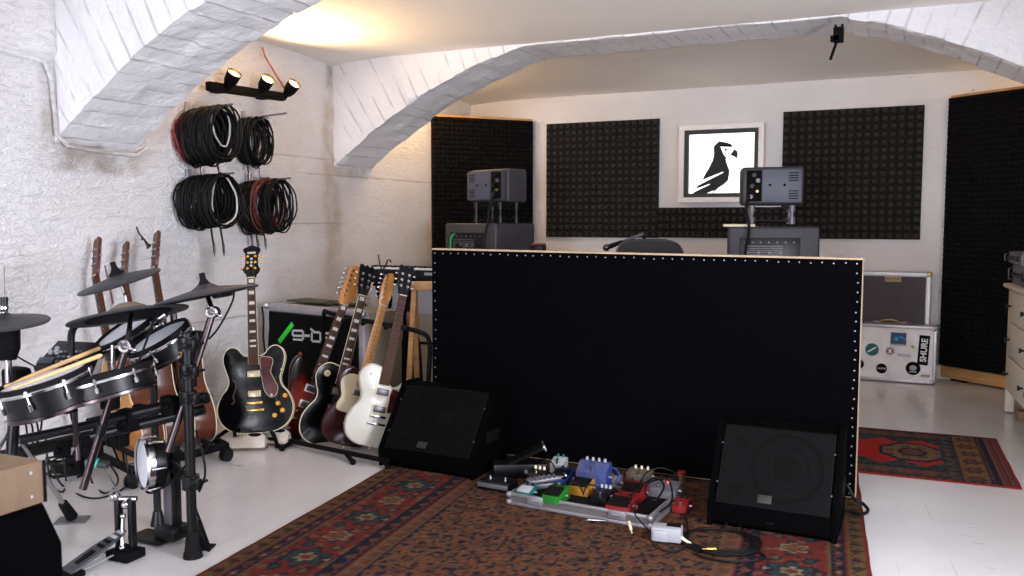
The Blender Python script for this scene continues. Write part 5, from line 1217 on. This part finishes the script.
coil(V((XL+.285,T3.y+.0,T3.z-.01)),.10,.155,0,.0055,mat('white_cable',(.5,.47,.45),.5),'off-white coiled cable hanging in the lower left bunch',None,loops=1)
coil(V((XL+.27,T1.y+.0,T1.z-.01)),.085,.12,0,.0055,MATS['white_cable'],'off-white cable hanging in the upper left bunch',None,loops=1)
# spot rail
s0=on(208,86,0,XL+.10); s1=on(283,97,0,XL+.10); ua=(s1-s0); Ls=ua.length; ua.normalize()
r=thing('spotlight_rail','black ceiling-wash rail with three small lit spotlights, high on the left wall','spotlight',Matrix.Identity(4))
b=MB(); b.box((0,0,0),(.045,Ls,.055),.006,frame((s0+s1)/2,V((1,0,0)),ua,V((1,0,0)).cross(ua))); b.build('rail',BLKM,r)
for k in range(2): b=MB(); q=s0.lerp(s1,.2+.6*k); b.box((q.x-.055,q.y,q.z),(.075,.06,.05),.004); b.build('wall_bracket',BLKM,r)
LAMP=mat('warm_lamp_face',(1,.78,.42),.4,emit=4)
SPK=[]
for k,(x0,y0,x1,y1) in enumerate(((228,86,235,72),(262,90,268,79),(287,94,294,84))):
    q0=on(x0,y0,0,XL+.13); q1=on(x1,y1,0,XL+.20); dd=(q1-q0).normalized(); q1=q0+dd*.105
    b=MB(); b.cyl(q0-dd*.04,q0+dd*.01,.016,n=10); b.build('swivel',BLKM,r)
    Mz=frame(q0,dd.orthogonal().normalized(),dd.cross(dd.orthogonal().normalized()),dd)
    b=MB(); b.lathe([(0,0),(.028,0),(.040,.035),(.045,.10),(.041,.10),(.037,.085),(0,.084)],Mz,24); hd=b.build('lamp_head',BLKM,r)
    b=MB(); b.lathe([(.0405,.099),(.036,.088)],Mz,24); b.build('gilt_reflector',GOLD,hd)
    b=MB(); b.lathe([(0,.0875),(.036,.0875),(.036,.0885),(0,.0885)],Mz,24); b.build('lamp_face',LAMP,hd)
    SPK.append((q0+dd*.125,dd))
q=on(262.5,47.5,0,XL+.03)
cable('lamp_flex','red-brown flex running from the ceiling edge down to the spot rail',[q,on(265,56,0,XL+.05),on(272,68,0,XL+.08),on(281,83,0,XL+.12),on(287,92,0,XL+.13)],.006,mat('red_brown_flex',(.25,.05,.03),.5))
# ================================================================== ELECTRONIC DRUM KIT
def nframe(c,n,up=V((0,0,1))):
    n=n.normalized(); x=up.cross(n)
    if x.length<1e-3: x=V((1,0,0))
    x.normalize(); return frame(c,x,n.cross(x),n)
def cymbal(label,c,n,rad,boot=True,under=True,bell=.02,m=CYM,bellm=None):
    M=nframe(c,n); r=thing('cymbal_pad',label,'cymbal pad',M)
    b=MB(); b.lathe([(0,bell),(rad*.14,bell*.95),(rad*.26,bell*.35),(rad*.6,-.002),(rad*.97,-.014),(rad,-.019),(rad*.985,-.024),(rad*.6,-.013),(rad*.26,-.004),(0,-.002)],None,56); b.build('cymbal_disc',m,r)
    if under: b=MB(); b.lathe([(0,-.003),(rad*.72,-.014),(rad*.70,-.024),(rad*.35,-.026),(0,-.022)],None,40); b.build('underside_plate',BLKM,r)
    if boot: b=MB(); b.lathe([(0,.070),(.011,.068),(.012,.045),(.020,.030),(.032,.020),(.034,bell*.7)],None,20); b.build('wing_sleeve',RUB,r)
    if bellm: b=MB(); b.lathe([(.012,bell+.003),(rad*.15,bell+.001),(rad*.30,bell*.35+.003),(rad*.31,bell*.3)],None,32); b.build('bell_cover',bellm,r)
    b=MB(); b.cyl((0,0,-.07),(0,0,bell+.03),.0055); b.build('stem',CHR,r)
    return r,M
n1=cdir(-.25,.93,.22)
cymbal('small grey rubber cymbal pad tilted up in front of the acoustic guitar heads',D(118,277.5,4.45),n1,.172)
n2=cdir(-.19,.975,-.06)
cymbal('wide black cymbal pad just below the small one, with a brownish bell',D(128,311,4.05),n2,.222,boot=False,bell=.03,bellm=mat('dusty_bell',(.16,.12,.09),.6))
n3=cdir(-.20,.975,.035)
r3,M3=cymbal('large black cymbal pad with an upright rubber sleeve, reaching right to the semi-hollow guitar\'s neck',D(205.5,290.5,4.05),n3,.198,bell=.025)
b=MB(); b.box((-.115,.0,-.026),(.08,.05,.022),.006); b.build('sensor_box',BLK,r3)
nh=cdir(-.02,.985,.17)
cymbal('black hi-hat pad at the left edge of the picture, on its own stand',D(2,318,3.75),nh,.154,boot=False,bell=.018)
# hi-hat stand
c=D(4,318,3.75)
r=thing('hi_hat_stand','chrome hi-hat stand at the left edge carrying the hi-hat pad','hi-hat stand',Matrix.Identity(4))
b=MB(); b.cyl((c.x,c.y,c.z),D(3.5,266,3.75),.0035,n=8); b.build('pull_rod',CHR,r)
b=MB(); b.cyl(D(4,312,3.75),D(4,297,3.75),.013,n=14); b.build('clutch',BLK,r); b=MB(); b.cyl(D(4,309,3.74),D(4,306.5,3.74),.0155,n=14); b.build('clutch_ring',CHR,r)
b=MB(); b.cyl(D(4,350,3.76),D(4,325,3.76),.052,n=24); b.cyl(D(4,360,3.76),D(4,350,3.76),.040,.05,24); b.build('controller_body',BLKM,r)
q=D(8,360,3.8); f=V((q.x,q.y,.10))
b=MB(); b.cyl(q,f,.0125,n=14); b.cyl((q.x,q.y,.52),(q.x,q.y,.47),.022,n=14); b.build('tube',CHR,r)
g=on(72,521,2,0)
for k,(e,mm) in enumerate(((V((g.x,g.y,.02)),0),(f+V((-.35,-.1,-.08)),0),(f+V((.05,-.42,-.08)),0))):
    b=MB(); s_=V((f.x,f.y,.50)); d_=(e-s_); b.cyl(s_,s_+d_*.86,.010,n=10); b.cyl(s_+V((0,0,-.3))*0+d_*.45,V((f.x,f.y,.14)),.006,n=8); lg=b.build('leg',CHR,r)
    b=MB(); b.cyl(s_+d_*.84,e,.019,.024,12); b.build('rubber_foot',RUB,lg)
    if k==0: b=MB(); b.prism([(-.06,-.045),(.06,-.045),(.06,.045),(-.06,.045)],0,.006,TR((e.x,e.y,.001),.6)); b.build('foot_plate',GREY,lg)
b=MB(); b.box((0,0,.03),(.09,.28,.012),.003,TR((f.x-.02,f.y-.15,.02),.2)); b.build('foot_board',DKCH,r)
# drum pads
def pad(name,label,c,n,rad,depth,m_shell=BLK,chrome=True,lugs=6,parent_label=None,headm=None):
    M=nframe(c,n); r=thing(name,label,'drum pad',M)
    b=MB(); b.lathe([(rad*.93,0),(rad*.93,-depth),(rad*.88,-depth),(0,-depth+.01)],None,48); b.build('shell',m_shell,r)
    b=MB(); b.lathe([(0,.002),(rad*.90,.0),(rad*.90,-.003)],None,48); b.build('mesh_head',headm or HEAD,r)
    b=MB(); b.lathe([(rad*.895,.004),(rad*.93,.012),(rad*.99,.010),(rad*1.0,.0),(rad*.99,-.008)],None,56); b.build('rubber_rim',RUB,r)
    b=MB(); b.lathe([(rad*.985,-.006),(rad*1.01,-.010),(rad*1.01,-.018),(rad*.95,-.020)],None,56)
    b.build('hoop',CHR if chrome else BLK,r); b=MB(); b.lathe([(rad*.94,-depth+.016),(rad*.965,-depth+.013),(rad*.965,-depth+.003),(rad*.94,-depth)],None,56); b.build('bottom_hoop',DKCH,r)
    for k in range(lugs):
        a=2*PI*(k+.5)/lugs; x,y=math.cos(a)*rad*1.0,math.sin(a)*rad*1.0
        b=MB(); b.cyl((x,y,-.012),(x,y,-depth*.55),.003,n=8); b.cyl((x,y,.0),(x,y,-.012),.006,n=8); b.cyl((x,y,-depth*.4),(x,y,-depth*.62),.007,n=10); b.build('lug',CHR,r)
    return r,M
nt=cdir(-.40,.83,.34)
ntb=cdir(-.42,.80,.36)
pad('tom_pad','white-headed tom pad farther back, partly under the wide black cymbal pad',D(127,329,4.35),ntb,.145,.07)
pad('tom_pad','white-headed tom pad nearer and to the right, with chrome hoop, above the brown acoustic guitar',D(158,338,4.05),nt,.128,.085)
ns=cdir(-.23,.94,.20)
r_s,M_s=pad('snare_pad','large snare pad at the far left with two drumsticks lying on its white head',D(43.5,379,3.6),ns,.152,.11,lugs=8)
nf_=cdir(-.26,.955,.04)
pad('floor_tom_pad','tom pad seen edge-on between the snare pad and the slanted chrome boom, its head hidden',D(104,376,3.75),nf_,.17,.08,lugs=8)
# sticks on the snare
for k,(xa,ya,xb,yb,lab) in enumerate(((4,387,100,348,'drumstick lying on the snare pad, upper one of the pair'),(12,389,102,355,'drumstick lying on the snare pad, lower one of the pair'))):
    n_=M_s.col[2].to_3d(); o_=M_s.translation+n_*.021
    a=EYE+ray(xa,ya)*((o_-EYE).dot(n_)/ray(xa,ya).dot(n_)); e=EYE+ray(xb,yb)*((o_-EYE).dot(n_)/ray(xb,yb).dot(n_)); d_=(e-a).normalized()
    b=MB(); b.tube([a,a+d_*.006,a+d_*.02,a+d_*.03,a+d_*.07,a+d_*.25,e-d_*.006,e],[.002,.0055,.0055,.0035,.0065,.0078,.0078,.004],12)
    tag(b.build('drumstick',STICK),lab,'drumstick','drumsticks on the snare')
# drum module
M=frame(D(42,372,4.1),RT,(FW*.80+UP*.60).normalized(),RT.cross((FW*.80+UP*.60).normalized()))
r=thing('drum_module','black electronic drum module with small pads and knobs, behind the snare pad','drum module',M)
P_=lambda x,y:(M.inverted()@(EYE+ray(x,y)*((M.translation-EYE).dot(M.col[2].to_3d())/ray(x,y).dot(M.col[2].to_3d()))))
pts=[P_(33,367),P_(58,340),P_(99,342),P_(86,372)]; pts=[(p.x,p.y) for p in pts][::-1]
b=MB(); b.prism(pts,-.05,0,None,.006); b.build('housing',BLK,r)
def gp(x,y,w,h,nm,m_,t=.006,round_=False):
    p=P_(x,y); b=MB()
    if round_: b.cyl((p.x,p.y,0),(p.x,p.y,t),w,w*.85,14)
    else: b.box((p.x,p.y,t/2),(w,h,t),.001)
    return b.build(nm,m_,r)
gp(46,361,.06,.035,'display_window',mat('display_dark',(.03,.035,.05),.15))
for x,y in ((51,353),(57,353),(58,350)): gp(x,y,.010,0,'knob',LGREY,.014,True)
for i in range(5):
    for j in range(3): gp(61+i*5+j*-2,352+j*5,.013,.010,'button',GREY if (i+j)%3 else LGREY,.005)
# mounting rack
r=thing('drum_rack','black tubular drum rack with one thick upright on the right','drum rack',Matrix.Identity(4))
pa=on(193,557,2,0)
b=MB(); b.cyl((pa.x,pa.y,.012),(pa.x,pa.y,.84),.0185,n=20); b.build('upright',BLK,r)
b=MB(); b.cyl((pa.x,pa.y,0),(pa.x,pa.y,.02),.036,.033,24); b.cyl((pa.x,pa.y,.02),(pa.x,pa.y,.10),.030,.021,24); b.build('rubber_foot',RUB,r)
def clampat(z,rad=.032,h=.05,dx=.03):
    b=MB(); b.cyl((pa.x,pa.y,z-h/2),(pa.x,pa.y,z+h/2),rad,n=18); b.box((pa.x+dx,pa.y-.01,z),(.05,.03,h*.8),.006); b.cyl((pa.x+dx+.01,pa.y-.05,z),(pa.x+dx+.01,pa.y+.04,z),.006,n=8); b.sph((pa.x+dx+.01,pa.y-.055,z),.012,8,(1,.5,1)); b.build('clamp',BLK,r)
for z in (.285,.60,.70,.80): clampat(z)
pr=on(158,525,2,0)
b=MB(); b.cyl((pr.x,pr.y,.01),(pr.x,pr.y,.75),.0150,n=18); b.cyl((pr.x,pr.y,0),(pr.x,pr.y,.06),.030,.018,20); b.build('rear_upright',BLK,r)
pl_=on(20,545,2,0); pl_=V((pr.x-.85,pr.y-.45,0)); 
up1=D(204,400,3.95); L1=D(60,432,3.72); L2=D(-40,448,3.5)
b=MB(); b.cyl(D(206,397,3.95),D(88,424,3.86),.022,n=18); b.cyl(D(150,412,3.92),D(20,440,3.70),.017,n=18); b.build('cross_bar',BLK,r)
b=MB(); b.cyl(D(205,409,3.97),D(92,436,3.90),.020,n=18); b.build('cross_bar',BLK,r)
b=MB(); b.cyl(D(110,432,4.15),D(-20,462,3.9),.026,n=18); b.build('lower_cross_bar',BLK,r)
b=MB(); b.cyl(D(158,452,4.15),V((pa.x,pa.y,.285)),.019,n=16); b.build('brace',BLK,r)
for (x,y,d_,s_) in ((62,448,3.95,.055),(75,465,4.05,.06),(100,425,3.88,.045),(140,412,3.93,.05),(205,398,3.95,.035),(118,436,4.0,.07),(128,420,3.9,.07),(170,405,3.9,.06),(92,446,4.0,.07),(110,400,3.85,.06),(66,405,3.7,.05)):
    b=MB(); q=D(x,y,d_); b.box(q,(s_,s_*.8,s_*1.2),.010,None); b.cyl(q+V((0,-s_*.6,0)),q+V((0,s_*.5,.01)),.008,n=8); b.sph(q+V((s_*.3,-s_*.6,.0)),.013,8); b.build('clamp',BLKM,r)
# curved tube end rising beside the module
b=MB(); b.tube(smoothpoly([D(71,400,4.2),D(71,365,4.2),D(71,345,4.2),D(72,332,4.2),D(78,324,4.2),D(95,320,4.2),D(120,316,4.2)],5,False),.014,12); b.build('curved_arm',BLK,r)
b=MB(); b.cyl(D(10,478,3.8),D(14,420,3.8),.02,n=14); b.cyl(D(8,560,3.75),D(10,470,3.8),.018,n=14); b.build('left_upright',BLK,r)
b=MB(); b.cyl(D(76,446,3.85),D(75,410,3.7),.0095,n=12); b.cyl(D(78,460,3.85),D(77,435,3.85),.0095,n=12); b.build('pad_rod',DKCH,r)
b=MB(); b.cyl(D(113,372,4.2),D(113,345,4.2),.010,n=12); b.build('pad_rod',CHR,r)
# booms
def boom(label,low,joint,top):
    r=thing('cymbal_boom',label,'cymbal boom',Matrix.Identity(4))
    b=MB(); b.cyl(low,joint,.0135,n=16); b.build('boom_tube',DKCH,r)
    b=MB(); b.cyl(joint,top,.009,n=14); b.build('tilter_rod',DKCH,r)
    b=MB(); ax=FW.cross(joint-low).normalized(); b.cyl(joint-FW*.022,joint+FW*.022,.022,n=20); b.build('tilter_joint',BLK,r); b=MB(); b.lathe([(.013,0),(.020,.002),(.023,0),(.020,-.004),(.013,0)],nframe(joint-FW*.0235,-FW),20); b.build('tilter_ring',CHR,r)
    b=MB(); b.cyl(joint-FW*.025+RT*-.0,joint-FW*.025+RT*.035+UP*-.012,.0045,n=8); b.sph(joint-FW*.025+RT*.037+UP*-.013,.008,8); b.build('wing_bolt',CHR,r)
    q=low.lerp(joint,.42); b=MB(); d_=(joint-low).normalized(); b.cyl(q-d_*.02,q+d_*.02,.018,n=14); b.build('collar',BLK,r)
boom('dark chrome boom slanting in front of the toms up to the wide black cymbal pad',D(83,489,3.75),D(127,346,3.72),D(131.5,313,3.9))
boom('dark chrome boom slanting along the thick upright up to the large right cymbal pad',D(168,452,3.85),D(213,312,3.95),D(208,297,4.02))
cable('pad_lead','black lead hanging from the large right cymbal pad down to its boom joint',[D(234,292,4.02),D(233,300,4.02),D(226,315,4.0),D(217,330,3.98),D(209,339,3.95)],.004,FABB)
cable('pad_lead','thin black lead running slantwise in front of the toms',[D(158,313,3.9),D(152,325,3.85),D(145,345,3.8),D(137,366,3.75),D(128,385,3.75)],.004,FABB)
b=MB(); b.cyl(D(105,266,5.2),D(113,303,4.5),.004,n=6); 
tag(b.build('cymbal_lead',DKRED),'thin dark red lead under the small grey cymbal pad','cable')
# clamp arms behind the nearer tom
r=thing('tom_mount','black and chrome clamp mount behind the tom pads, above the nearer one','clamp',Matrix.Identity(4))
b=MB(); b.tube(smoothpoly([D(152,340,4.35),D(156,322,4.35),D(163,311,4.35),D(172,310,4.35),D(174,322,4.35)],4,False),.014,8); b.box(D(172,309,4.3),(.05,.03,.02),.005); b.build('bracket',BLK,r)
b=MB(); b.cyl(D(160,318,4.2),D(166,314,4.2),.013,n=14); b.cyl(D(163,322,4.2),D(168,330,4.2),.009,n=10); b.sph(D(158,326,4.2),.014,10); b.build('wing_bolt',CHR,r)
r=thing('tom_mount','black clamp mount at the right edge of the nearer tom pad','clamp',Matrix.Identity(4))
b=MB(); b.box(D(194,338,4.1),(.07,.04,.06),.01); b.cyl(D(186,330,4.1),D(202,342,4.1),.012,n=10); b.sph(D(203,334,4.08),.012,8); b.box(D(188,362,4.05),(.05,.05,.20),.01); b.build('bracket',BLK,r)
b=MB(); b.box(D(184,353,3.98),(.05,.02,.02),.004); b.build('orange_label',mat('orange_label',(.75,.22,.02),.4),r)
# kick pad on its tower
kb=on(152,545,2,0); kx=kb.x; ky=kb.y
r=thing('kick_pad','kick drum pad with a chrome hoop on an upright steel tower','kick pad',Matrix.Identity(4))
nk=cdir(-.80,-.02,.60); kc=D(143,464,4.0)
M=nframe(kc,nk)
b=MB(); b.lathe([(.096,-.004),(.096,-.065),(.088,-.075),(0,-.075)],M,40); b.build('shell',BLK,r)
b=MB(); b.lathe([(0,.002),(.090,.0)],M,40); b.build('mesh_head',HEAD,r)
b=MB(); b.lathe([(.090,.003),(.098,.008),(.104,.0),(.104,-.022),(.096,-.026)],M,44); b.build('hoop',CHR,r)
for k in range(6):
    a=2*PI*k/6; b=MB(); p=M@V((.104*math.cos(a),.104*math.sin(a),-.005)); q=M@V((.100*math.cos(a),.100*math.sin(a),-.06)); b.cyl(p,q,.005,n=8); b.build('lug',CHR,r)
b=MB(); q=kc-nk*.09; zt=q.z+.06
b.box((q.x,q.y,zt/2+.02),(.045,.012,zt-.04),.002,None); b.build('tower_plate',GREY,r)
b=MB(); b.box((q.x+.03,q.y+.01,zt/2+.02),(.02,.035,zt-.04),.003); b.box((q.x+.02,q.y,.045),(.10,.10,.05),.008); b.box((q.x-.07,q.y-.02,.015),(.16,.10,.016),.003); b.build('tower_frame',BLK,r)
fo=on(203,548,2,0)
for e in (V((pa.x+.06,pa.y+.02,.03)),): 
    b=MB(); b.cyl((q.x+.03,q.y,.07),e,.009,n=10); b.cyl((q.x+.04,q.y,.36),e+V((-.04,.04,0)),.005,n=8); b.build('brace_rod',BLKM,r)
b=MB(); b.cyl(on(197,520,2,.09),on(205,546,2,.02),.008); b.prism([(-.04,-.03),(.04,-.03),(.04,.03),(-.04,.03)],0,.006,TR((fo.x,fo.y,.001),.4)); b.cyl((fo.x,fo.y,.005),(fo.x-.015,fo.y,.05),.022,.014); b.build('spur_foot',RUB,r)
# bass pedal
pb_=on(124,558,2,0)
r=thing('bass_drum_pedal','chrome and black bass drum pedal with a teal beater, in front of the kick pad','drum pedal',Matrix.Identity(4))
heel=on(66,572,2,.02); toe=D(122,532,3.86)
ud=(toe-heel); Lf=ud.length; ud.normalize(); sx=V((-ud.y,ud.x,0)).normalized()*-1; nn=sx.cross(ud); 
if nn.z<0: sx=-sx; nn=sx.cross(ud)
M=frame(heel,sx,ud,nn)
b=MB(); b.prism([(-.036,0),(.036,0),(.040,.03),(.038,Lf-.09),(.026,Lf-.02),(.010,Lf+.012),(-.010,Lf+.012),(-.026,Lf-.02),(-.038,Lf-.09),(-.040,.03)],-.004,.004,M,.001); fb=b.build('footboard',mat('steel_dark',(.07,.07,.08),.4,.6),r)
for k in range(4): b=MB(); b.box((0,Lf*.62+k*.026,.0055),(.042,.014,.003),.001,M); b.build('grip_slot',LGREY if k>1 else BLKM,fb)
b=MB(); b.prism([(-.012,.04),(.012,.04),(.016,Lf*.5),(-.016,Lf*.5)],.004,.0062,M,0); b.build('grip_strip',BLKM,fb)
b=MB(); b.box(V((heel.x,heel.y,.012)),(.10,.08,.02),.003); b.build('heel_block',BLKM,r)
b=MB(); b.cyl(V((heel.x,heel.y,.012))+sx*.03,V((pb_.x,pb_.y,.03)),.004,n=8); b.cyl(V((heel.x,heel.y,.012))-sx*.03,V((pb_.x,pb_.y,.03))-sx*.05,.004,n=8); b.build('base_rod',STEEL,r)
for s_ in (-.4,1):
    q0=V((pb_.x,pb_.y,.0))+RT*(.035*s_); b=MB(); b.box(q0+V((0,0,.12)),(.018,.03,.22),.005,None); b.build('post',BLK,r)
q0=V((pb_.x,pb_.y,0)); b=MB(); b.box(q0+V((.01,0,.02)),(.11,.09,.035),.006); b.build('hoop_clamp',BLKM,r)
b=MB(); b.cyl(q0+RT*-.045+V((0,0,.225)),q0+RT*.055+V((0,0,.225)),.010,n=12); b.sph(q0+RT*-.02+V((0,-.01,.235)),.018,12); b.sph(q0+RT*.02+V((0,-.01,.205)),.016,12); b.build('axle',CHR,r)
b=MB(); b.cyl(q0+RT*.02+V((0,-.03,.05)),q0+RT*.018+V((0,-.02,.165)),.007,n=10); b.sph(q0+RT*.02+V((0,-.03,.05)),.012,10); b.sph(q0+RT*.018+V((0,-.02,.165)),.011,10); b.build('spring',CHR,r)
bt=D(103,465,4.0); b=MB(); b.cyl(q0+V((0,0,.225)),bt,.0042,n=8); b.build('beater_rod',CHR,r)
dd=(bt-(q0+V((0,0,.225)))).normalized(); b=MB(); b.cyl(bt-RT*.018+UP*.006,bt+RT*.018+UP*.0,.017,n=18); b.build('beater',mat('beater_black',(.02,.02,.02),.6),r); b=MB(); b.cyl(bt-RT*.024+UP*.008,bt-RT*.017+UP*.006,.0175,n=18); b.build('beater_felt',mat('teal_felt',(.02,.50,.42),.6),r)
# cables and a dark heap at the foot of the rack
rnd=random.Random(5)
def loopc(label,pts,rad=.0045): cable('drum_lead',label,pts,rad,FABB)
loopc('black lead sagging in a wide loop on the floor behind the bass drum pedal',[D(50,462,4.2),on(62,485,2,.01),on(85,497,2,.008),on(105,497,2,.008),on(124,488,2,.008),on(128,478,2,.02),D(126,455,4.2)])
loopc('black lead in a smaller loop on the floor left of the kick pad',[D(88,458,4.2),on(92,482,2,.01),on(104,493,2,.008),on(114,488,2,.008),D(118,478,4.3),D(108,462,4.25)])
loopc('black lead hanging in front of the amber-topped acoustic',[D(108,430,4.1),D(114,450,4.15),D(124,470,4.2),D(122,445,4.15),D(118,425,4.1)])
loopc('black lead looping from the kick pad to the thick upright',[D(142,488,4.0),D(150,493,3.98),D(162,488,3.95),D(175,478,3.93),D(186,465,3.9)])
loopc('black lead hanging beside the thick upright of the rack',[D(196,430,3.9),D(203,455,3.88),D(205,475,3.88),D(199,492,3.88)])
loopc('black lead curling on the floor under the snare pad',[D(46,440,4.0),on(50,480,2,.02),on(62,492,2,.01),on(66,478,2,.02),D(60,445,4.1)])
loopc('thin black lead sloping from the hi-hat stand to the drum module',[D(9,351,3.8),D(18,357,3.9),D(34,366,4.0)],.0035)
for x,x2,lab in ((22,27,'leftmost'),(28,33,'second from the left'),(34,38,'third from the left'),(42,36,'rightmost')):
    loopc('%s of the four thin black leads hanging below the snare pad'%lab,[D(x,415,3.72),D((x+x2)/2+2,428,3.75),D(x2,446,3.8)],.0035)
q=on(66,478,2,.0); b=MB()
pts=[]
for i in range(70):
    a=i*.7; pts.append((q.x+.10*math.cos(a)*rnd.uniform(.5,1),q.y+.10*math.sin(a)*rnd.uniform(.5,1),.015+.0012*i))
b.tube(pts,.006,6); tag(b.build('cable_tangle',FABB),'tangled heap of black cable on the floor behind the hi-hat leg','cable')
b=MB(); q=D(17,384,4.3); b.box((q.x,q.y,q.z),(.10,.08,.14),.02); b.box((q.x+.05,q.y,q.z-.05),(.16,.08,.05),.02); o=b.build('power_supply',BLKM); tag(o,'dark box clamped behind the snare pad, left of the drum module','box')
# ================================================================== FOREGROUND LEFT
C0=D(45,503,2.25); X0=C0.x; zt=C0.z; C1=on(63.5,542,0,X0)
r=thing('bass_cabinet','big black cabinet with a slanted back edge at the lower left, under the plywood box','amplifier',Matrix.Translation((X0,C0.y,0)))
MXZ=Matrix(((0,0,1,0),(1,0,0,0),(0,1,0,0),(0,0,0,1)))
dy=C1.y-C0.y
b=MB(); b.prism([(-.62,0.0),(dy,0.0),(dy,C1.z),(0,zt),(-.62,zt)],-.50,0,MXZ,.010); b.build('cabinet',CARP,r)
b=MB(); b.box((.004,-.28,zt*.45),(.010,.10,.03),.003); b.build('side_handle',BLKM,r)
b=MB()
for y_ in (-.55,-.05):
    for x_ in (-.45,-.05): b.box((x_,y_,zt+.003),(.05,.05,.006),.002)
b.build('corner_pad',RUB,r)
E0=D(42.5,460,2.22); z0=zt+.008; hh=E0.z-z0
r=thing('plywood_box','pale plywood box standing on the big black cabinet at the lower left','box',Matrix.Translation((E0.x,E0.y,z0)))
b=MB(); t_=.015
b.box((-t_/2,-.27,hh/2),(t_,.54,hh),.002); b.box((-.38,-.27,hh/2),(t_,.54,hh),.002); b.box((-.195,-.27,hh-t_/2),(.36,.54,t_),.002); b.box((-.195,-t_/2,hh/2),(.36,t_,hh-.001),.002); b.box((-.195,-.54,hh/2),(.36,t_,hh),.002); b.build('box_body',BOXW,r)
for y_ in (-.03,-.25,-.5):
    for z in (.02,hh-.02):
        b=MB(); b.cyl((0,y_,z),(.003,y_,z),.0035,n=12); b.build('screw',STEEL,r)
b=MB(); b.box((.001,.002,hh/2),(.006,.006,hh),.001); b.build('edge_strip',BLKM,r)
# ================================================================== LIGHT
def area(name,loc,tgt,sx_,sy_,e,c,spread=180):
    l=bpy.data.lights.new(name,'AREA'); l.shape='RECTANGLE'; l.size=sx_; l.size_y=sy_; l.energy=e; l.color=c; l.spread=R(spread)
    o=bpy.data.objects.new(name,l); col.objects.link(o); o.location=loc; o.rotation_euler=(V(tgt)-V(loc)).to_track_quat('-Z','Y').to_euler(); return o
DAY=(.87,.90,1.0)
area('window_daylight',(XR-.01,(WY0+WY1)/2,1.25),(-4,2.4,1.5),.95,1.0,150,DAY)
area('window_daylight',(-1.4,YF+.02,1.1),(-1.8,5,1.5),1.9,1.9,400,DAY)
WARM=(1.0,.66,.34)
for k,(q,dd) in enumerate(SPK):
    l=bpy.data.lights.new('spotlight_beam','SPOT'); l.energy=38; l.color=WARM; l.spot_size=R(160); l.spot_blend=1; l.shadow_soft_size=.03
    o=bpy.data.objects.new('spotlight_beam',l); col.objects.link(o); o.location=q; o.rotation_euler=dd.to_track_quat('-Z','Y').to_euler()
def ptl(loc,e,c,r_=.05):
    l=bpy.data.lights.new('uplighter_glow','POINT'); l.energy=e; l.color=c; l.shadow_soft_size=r_; o=bpy.data.objects.new('uplighter_glow',l); col.objects.link(o); o.location=loc
def upl(x,y,z,label,pw=4):
    r=thing('uplighter',label,'lamp',(x,y,z)); b=MB(); b.lathe([(0,0),(.015,0),(.022,.03),(.018,.03),(.012,.01),(0,.01)],None,20); b.build('lamp_shade',BLKM,r); b=MB(); b.sph((0,0,.025),.012,12); b.build('bulb',LAMP,r); ptl((x,y,z+.12),pw,WARM)
upl(-3.75,6.5,2.17,'small warm uplighter above the left corner trap\'s near end',14)
upl(.85,7.35,2.05,'small warm uplighter behind the right corner trap',3)
upl(-3.1,6.05,2.29,'small warm uplighter on the back of the far brick rib, at the left',10)
upl(.45,6.05,2.26,'small warm uplighter on the back of the far brick rib, at the right',6)
w=bpy.data.worlds.new('world'); bpy.context.scene.world=w; w.use_nodes=True; w.node_tree.nodes['Background'].inputs[0].default_value=(.75,.85,1,1); w.node_tree.nodes['Background'].inputs[1].default_value=1.0
sc=bpy.context.scene; sc.view_settings.view_transform='Standard'; sc.view_settings.look='None'; sc.view_settings.gamma=1; sc.view_settings.use_curve_mapping=False; sc.view_settings.exposure=-.12
